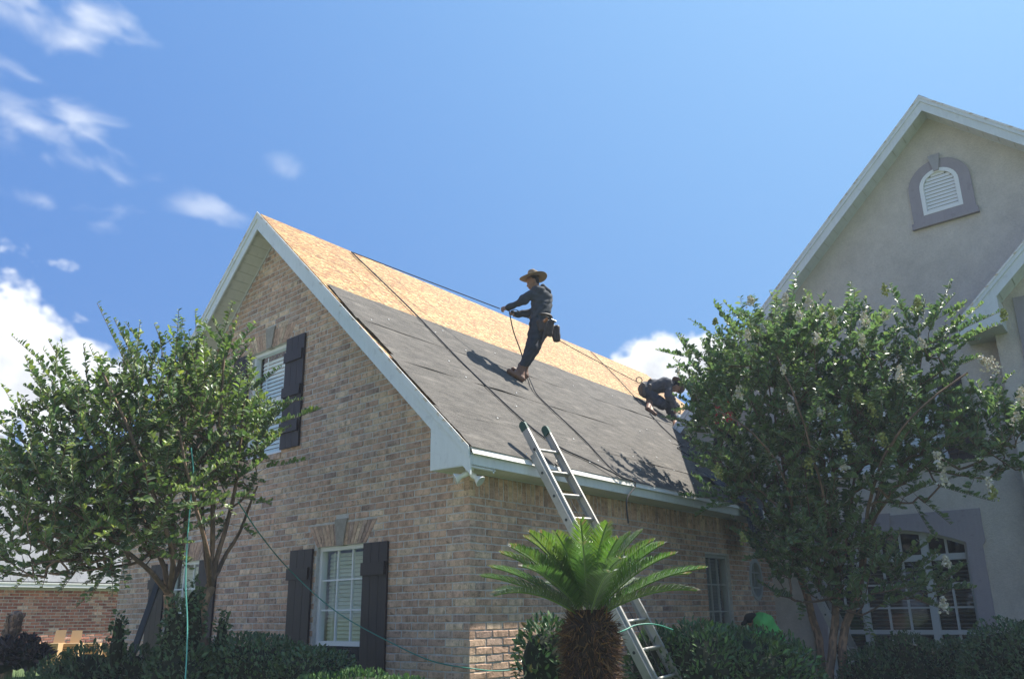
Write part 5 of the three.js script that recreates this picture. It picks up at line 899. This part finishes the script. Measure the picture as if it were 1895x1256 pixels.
// the worker in lime behind the hedge
{
  solo('porch', box(0.0, 1.9, 0, 0.24, -8.03, -6.2), M.concrete, { kind: 'structure' });
  const q0 = dist(1420, 1150, 13.4), F = V3(q0.x, 0.24, q0.z), t = thing('person', 'worker in a bright lime shirt bending behind the hedge by the side wall', 'person', F.toArray());
  const K = (u, v, q = 0) => onPlane(u, v, TC, TC.dot(F)).addScaledVector(TC, q);
  const J = { head: K(1391, 1151), neck: K(1402, 1151), chest: K(1414, 1153), pelvis: K(1434, 1184), shL: K(1405, 1155, 0.17), shR: K(1409, 1150, -0.15), elL: K(1397, 1176, 0.22), elR: K(1402, 1178, -0.16), wrL: K(1385, 1196, 0.18), wrR: K(1388, 1198, -0.12), handL: K(1379, 1203, 0.16), handR: K(1382, 1205, -0.1), hipL: K(1432, 1190, 0.09), hipR: K(1432, 1190, -0.09) };
  const pel = J.pelvis; for (const [s, c] of [['L', 0.1], ['R', -0.1]]) { J['kn' + s] = pel.clone().addScaledVector(TC, c).addScaledVector(RC, -0.03); J['kn' + s].y = 0.74; J['an' + s] = J['kn' + s].clone().addScaledVector(RC, 0.02); J['an' + s].y = 0.34; J['heel' + s] = J['an' + s].clone().add(V3(0, -0.045, 0)); J['toe' + s] = J['heel' + s].clone().addScaledVector(RC, -0.17); }
  humanoid(t, J, { face: RC.clone().multiplyScalar(-1).add(V3(0, -0.5, 0)), crown: V3(0, 1, 0).addScaledVector(RC, -0.5), shirt: std({ color: [0.15, 0.62, 0.17], roughness: 0.8 }), trousers: M_JEANS, bulk: 0.03, palmL: V3(0, -1, 0), palmR: V3(0, -1, 0) });
  part(t, 'cap', skin([[K(1388, 1145), K(1393, 1144), 0.09, 0.088], [K(1383, 1150), K(1375, 1154), 0.05, 0.03]], 0.01, 0.02), std({ color: [0.015, 0.016, 0.022] }));
}

// ---------------------------------------------------------------- extension ladders
function ladder(label, foot, head, width, group) {
  const t = thing('ladder', label, 'ladder', [foot.x, 0, foot.z], 'aluminium ladders leaning on the eave');
  const d = head.clone().sub(foot).normalize(), L = foot.distanceTo(head), across = V3(0, 0, -1).addScaledVector(d, d.z).normalize(), face = across.clone().cross(d).normalize(); if (face.x < 0) face.negate();
  const at = (s, w, f) => foot.clone().addScaledVector(d, s).addScaledVector(across, w).addScaledVector(face, f);
  const sections = [[0, L * 0.905, 0, -0.034, width + 0.068], [L * 0.22, L, 0.03, 0, width]];   // base, and the fly section riding on it
  for (const [s0, s1, f, w0, w] of sections) {
    for (const [a, sg] of [[w0, 1], [w0 + w, -1]]) {   // a channel rail: web and two flanges
      part(t, 'rail', [bar(at(s0, a, f), at(s1, a, f), 0.005, 0.086, across.clone().cross(d)), bar(at(s0, a + sg * 0.014, f + 0.043), at(s1, a + sg * 0.014, f + 0.043), 0.03, 0.004, face), bar(at(s0, a + sg * 0.014, f - 0.043), at(s1, a + sg * 0.014, f - 0.043), 0.03, 0.004, face)], M.alu);
    }
    for (let s = s0 + 0.16; s < s1 - 0.05; s += 0.305) {
      part(t, 'rung', [cyl(at(s, w0 - 0.004, f), at(s, w0 + w + 0.004, f), 0.0165, 0.0165, 14)], M.alu);
      for (const a of [w0 - 0.004, w0 + w + 0.004]) part(t, 'rung_end', cyl(at(s, a - 0.003, f), at(s, a + 0.003, f), 0.0165, 0.0165, 12), M.dark);
    }
  }
  for (const a of [0.012, width - 0.012]) part(t, 'end_cap', [cyl(at(L - 0.005, a - 0.016, 0.03), at(L - 0.005, a + 0.016, 0.03), 0.046, 0.046, 18), bar(at(L - 0.075, a, 0.03), at(L, a, 0.03), 0.034, 0.094, across.clone().cross(d))], M.greenCap);
  for (const a of [0, width]) part(t, 'foot', bar(at(-0.02, a, -0.03), at(0.08, a, -0.03), 0.05, 0.11, across.clone().cross(d)), M.greenCap);
  for (const a of [0.0, width]) part(t, 'bracket', bar(at(L * 0.235, a, -0.01), at(L * 0.235 + 0.09, a, -0.01), 0.018, 0.15, across.clone().cross(d)), M.alu);
  part(t, 'pulley_rope', tube([at(L * 0.2, width * 0.5, 0.01), at(L * 0.5, width * 0.52, 0.02), at(L * 0.76, width * 0.5, 0.01)], 0.005), M.rope);
}
ladder('silver extension ladder with green tips leaning on the eave behind the sago palm', V3(2.16, 0, -0.87), V3(0.24, 3.69, -0.598), 0.46);
ladder('silver extension ladder at the inner corner, mostly hidden by the flowering tree', V3(1.9, 0, -6.86), V3(0.075, 4.07, -7.496), 0.42);

// ---------------------------------------------------------------- ropes on the roof
const rope = (label, pts, r = 0.009) => solo('rope', tube(pts, r, 10, 6), M.rope, { label, category: 'rope', group: 'safety ropes on the roof' });
const Y = (u, v) => onRoof(u, v, 0.035), A0 = onRoof(650, 466, 0.03);
rope('long dark rope from the ridge across paper to eave, its end hanging down the wall', [A0, Y(760, 572), Y(870, 685), Y(994, 799), Y(1034, 826), Y(1090, 852), onRoof(1148, 881, 0.06), V3(0.42, 3.25, -2.78), onX(1160, 925, 0.43), onX(1163, 968, 0.43)], 0.011);
rope('taut dark rope between the ridge and the hand of the standing worker', [A0.clone(), onPlane(925, 571, TC, TC.dot(onRoof(962, 703)))], 0.009);
rope('slack dark rope from the standing worker down past the boot to the eave', [onPlane(942, 574, TC, TC.dot(onRoof(962, 703)) + 0.05), onPlane(950, 612, TC, TC.dot(onRoof(962, 703)) - 0.04), onPlane(963, 648, TC, TC.dot(onRoof(962, 703)) - 0.16), onPlane(970, 672, TC, TC.dot(onRoof(962, 703)) - 0.19), onRoof(977, 692, 0.07), onRoof(985, 712, 0.06), Y(994, 730), Y(1018, 754), Y(1080, 812), Y(1134, 869), onRoof(1155, 884, 0.06)], 0.010);
rope('dark rope along the upper boards behind the standing worker to the bending worker', [onRoof(1015, 618, 0.03), Y(1060, 644), Y(1120, 676), Y(1180, 707)], 0.010);
rope('thin dark rope from ridge boards down to the paper beside the bending worker', [onRoof(1093, 650, 0.03), Y(1140, 697), Y(1187, 748)], 0.009);
rope('dark rope trailing down the paper below the bending worker towards the dark sheet', [Y(1203, 765), Y(1226, 790), Y(1250, 812), Y(1262, 822), Y(1256, 830), Y(1280, 846), Y(1290, 870)], 0.011);
{ // a clip loop in the upper rope
  solo('clip', new THREE.TorusGeometry(0.07, 0.011, 6, 18).applyQuaternion(new THREE.Quaternion().setFromUnitVectors(V3(0, 0, 1), TC)).translate(...onRoof(1183, 703, 0.1).toArray()), M.rope, { label: 'dark loop clip on the upper rope beside the bending worker', category: 'clip' });
}
// ---------------------------------------------------------------- green cords
const M_CORD = std({ color: [0.035, 0.22, 0.16], roughness: 0.5 }), M_TEAL = std({ color: [0.12, 0.42, 0.36], roughness: 0.5 });
solo('cord', tube([dist(353, 828, 8.4), dist(357, 870, 8.4), dist(352, 930, 8.38), dist(346, 1000, 8.36), dist(343, 1080, 8.36), dist(346, 1150, 8.36), dist(345, 1210, 8.3), dist(340, 1290, 8.2)], 0.0062, 10), M_TEAL, { label: 'pale teal cord hanging straight down through the left tree', category: 'cord' });
solo('cord', tube([dist(440, 928, 8.9), dist(478, 985, 9.4), onZ(543, 1062, 0.16), onZ(620, 1130, 0.14), onZ(720, 1187, 0.14), onZ(800, 1223, 0.1), V3(0.05, onZ(872, 1237, 0.05).y, 0.03), onX(930, 1241, 0.06), onX(985, 1233, 0.2), onX(1031, 1219, 0.7), dist(1090, 1195, 6.75), dist(1140, 1172, 6.7), dist(1158, 1165, 6.85), dist(1175, 1157, 6.95), dist(1200, 1154, 7.05), dist(1222, 1157, 7.2), dist(1245, 1165, 7.4)], 0.0066, 10), M_CORD, { label: 'green cord sagging from left tree across the lower window to the leaning ladder', category: 'cord' });

// ---------------------------------------------------------------- twin floodlight under the corner soffit
{
  const b = onY(869, 866.5, 3.1), t = thing('floodlight', 'white twin floodlight under the soffit at the front corner of the brick wing', 'floodlight', b.toArray());
  part(t, 'base', [cyl(V3(b.x, 3.103, b.z), V3(b.x, 3.07, b.z), 0.05, 0.045, 18), cyl(V3(b.x, 3.07, b.z), V3(b.x, 3.05, b.z), 0.025, 0.025, 12)], M.white);
  for (const [u, v, q] of [[846, 884, 0.03], [886, 888, 0.05]]) {
    const p0 = V3(b.x, 3.055, b.z), tip = onPlane(u, v, TC, TC.dot(b) + q), d = tip.clone().sub(p0).normalize(), at = (s) => p0.clone().addScaledVector(d, s);
    const prof = [[0.0, 0.0], [0.012, 0.0], [0.014, 0.02], [0.028, 0.022], [0.031, 0.075], [0.026, 0.08], [0.026, 0.1], [0.034, 0.115], [0.058, 0.165], [0.061, 0.172], [0.057, 0.174]].map(([x, y]) => new THREE.Vector2(x, y));
    const h = part(t, 'lamp_head', new THREE.LatheGeometry(prof, 24).applyQuaternion(new THREE.Quaternion().setFromUnitVectors(V3(0, 1, 0), d)).translate(p0.x, p0.y, p0.z), M.white);
    part(h, 'lens', new THREE.CylinderGeometry(0.056, 0.056, 0.006, 24).applyQuaternion(new THREE.Quaternion().setFromUnitVectors(V3(0, 1, 0), d)).translate(...at(0.17).toArray()), phys({ color: [0.55, 0.58, 0.52], roughness: 0.25, clearcoat: 0.6 }));
  }
}
// ---------------------------------------------------------------- cardboard boxes by the neighbour's wall
{
  const print = (() => { const c = document.createElement('canvas'); c.width = 256; c.height = 160; const g = c.getContext('2d'), r = RNG(4); g.fillStyle = '#c69a60'; g.fillRect(0, 0, 256, 160); for (let i = 0; i < 900; i++) { g.fillStyle = r() < 0.5 ? '#b98c52' : '#d0a66c'; g.globalAlpha = 0.4; g.fillRect(r() * 256, r() * 160, 10 + r() * 20, 1); } g.globalAlpha = 0.85; g.fillStyle = '#3b2a1a'; g.fillRect(14, 16, 228, 5); for (let k = 0; k < 2; k++) for (let x = 20; x < 232; ) { const w = 5 + r() * 12; g.fillRect(x, 28 + k * 16, w, 8); x += w + 3; } for (let x = 20; x < 120; ) { const w = 3 + r() * 8; g.fillRect(x, 70, w, 4); x += w + 2; } const t = new THREE.CanvasTexture(c); t.colorSpace = THREE.SRGBColorSpace; return t; })();
  const M_KRAFT = std({ color: [0.52, 0.34, 0.17], roughness: 0.9 }), M_PRINT = std({ map: print, roughness: 0.9 });
  const at = [[88, 1196, 19.1, 0.50, 'leftmost of the four, its front shaded'], [127, 1196, 19.3, 0.46, 'second from the left with dark print'], [165, 1196, 19.8, 0.46, 'third from left with dark print'], [193, 1200, 20.2, 0.40, 'rightmost of the four, plain side']];
  at.forEach(([u, v, d, w, which], i) => {
    const p = dist(u, v, d), y1 = dist(u, i === 3 ? 1193 : 1190, d).y, y0 = 0.622, h = y1 - y0, t = thing('cardboard_box', `brown cardboard box before the red brick wall, ${which}`, 'box', [p.x, y0, p.z], 'cardboard boxes before the red brick wall');
    const T = (g) => g.applyMatrix4(new THREE.Matrix4().makeRotationY(0.9 + i * 0.05).setPosition(p.x, 0, p.z));
    part(t, 'box_body', T(new THREE.BoxGeometry(w, h, 0.4).translate(0, y0 + h / 2, 0)), M_KRAFT);
    if (i < 3) part(t, 'printed_side', T(new THREE.PlaneGeometry(w - 0.02, h - 0.02).translate(0, y0 + h / 2, 0.203)), M_PRINT);
    part(t, 'tape', T(box(-w / 2 - 0.002, w / 2 + 0.002, y0 + h + 0.001, y0 + h + 0.003, -0.03, 0.03)), std({ color: [0.6, 0.48, 0.3], roughness: 0.3 }));
    if (i < 2) part(t, 'flap', T(box(-0.1, 0.1, 0, 0.26, -0.002, 0.002).rotateX(-0.3).translate(i ? 0.05 : 0.12, y0 + h, -0.2)), M_KRAFT);
  });
}
// ---------------------------------------------------------------- leaning post by the left shutter
{
  const a = onZ(243, 1215, 0.75), b = onZ(292, 1078, 0.06), d = a.clone().sub(b).normalize(), g = a.clone().addScaledVector(d, a.y / -d.y);
  solo('post', bar(g, b, 0.075, 0.075), std({ color: [0.035, 0.035, 0.033], roughness: 0.7, bumpMap: grain, bumpScale: 0.002 }), { label: 'dark square post leaning on the brick gable left of the left tree', category: 'post' });
}
// ---------------------------------------------------------------- crumpled dark sheet over the eave
{
  const g = new THREE.PlaneGeometry(1, 1, 60, 60), p = g.attributes.position, zc = -6.35;
  for (let i = 0; i < p.count; i++) {
    const u = p.getX(i) + 0.5, v = p.getY(i) + 0.5, s = -0.75 + 1.5 * (1 - v), w = (u - 0.5) * (0.55 + 0.5 * v) - 0.15 * (1 - v);   // s: down the slope past the eave
    const f = Math.abs(fbm(u * 7 + v * 1.2, v * 2.6, 999, 999, 71, 3) - 0.5) * 2, b = Math.abs(fbm(u * 12, v * 11, 999, 999, 72, 2) - 0.5);
    const h = 0.03 + 0.10 * f + 0.06 * b;
    let x, y; if (s < 0) { x = XE + s * 0.72; y = YE - s * 0.694; x += h * 0.69; y += h * 0.72; } else { x = XE + 0.03 + h * 0.9; y = YE - s * 0.95 + h * 0.1; }
    p.setXYZ(i, x, y, zc + w + (f - 0.3) * 0.12);
  }
  g.computeVertexNormals(); solo('tarp', g, phys({ color: [0.022, 0.034, 0.055], roughness: 0.35, side: THREE.DoubleSide }), { label: 'crumpled dark blue plastic sheet hanging over the eave beside the flowering tree', category: 'tarp' });
}
// a little haze in the summer air
scene.fog = new THREE.FogExp2(new THREE.Color().setRGB(0.82, 0.9, 1.0), 0.0021);
renderer.render(scene, camera);
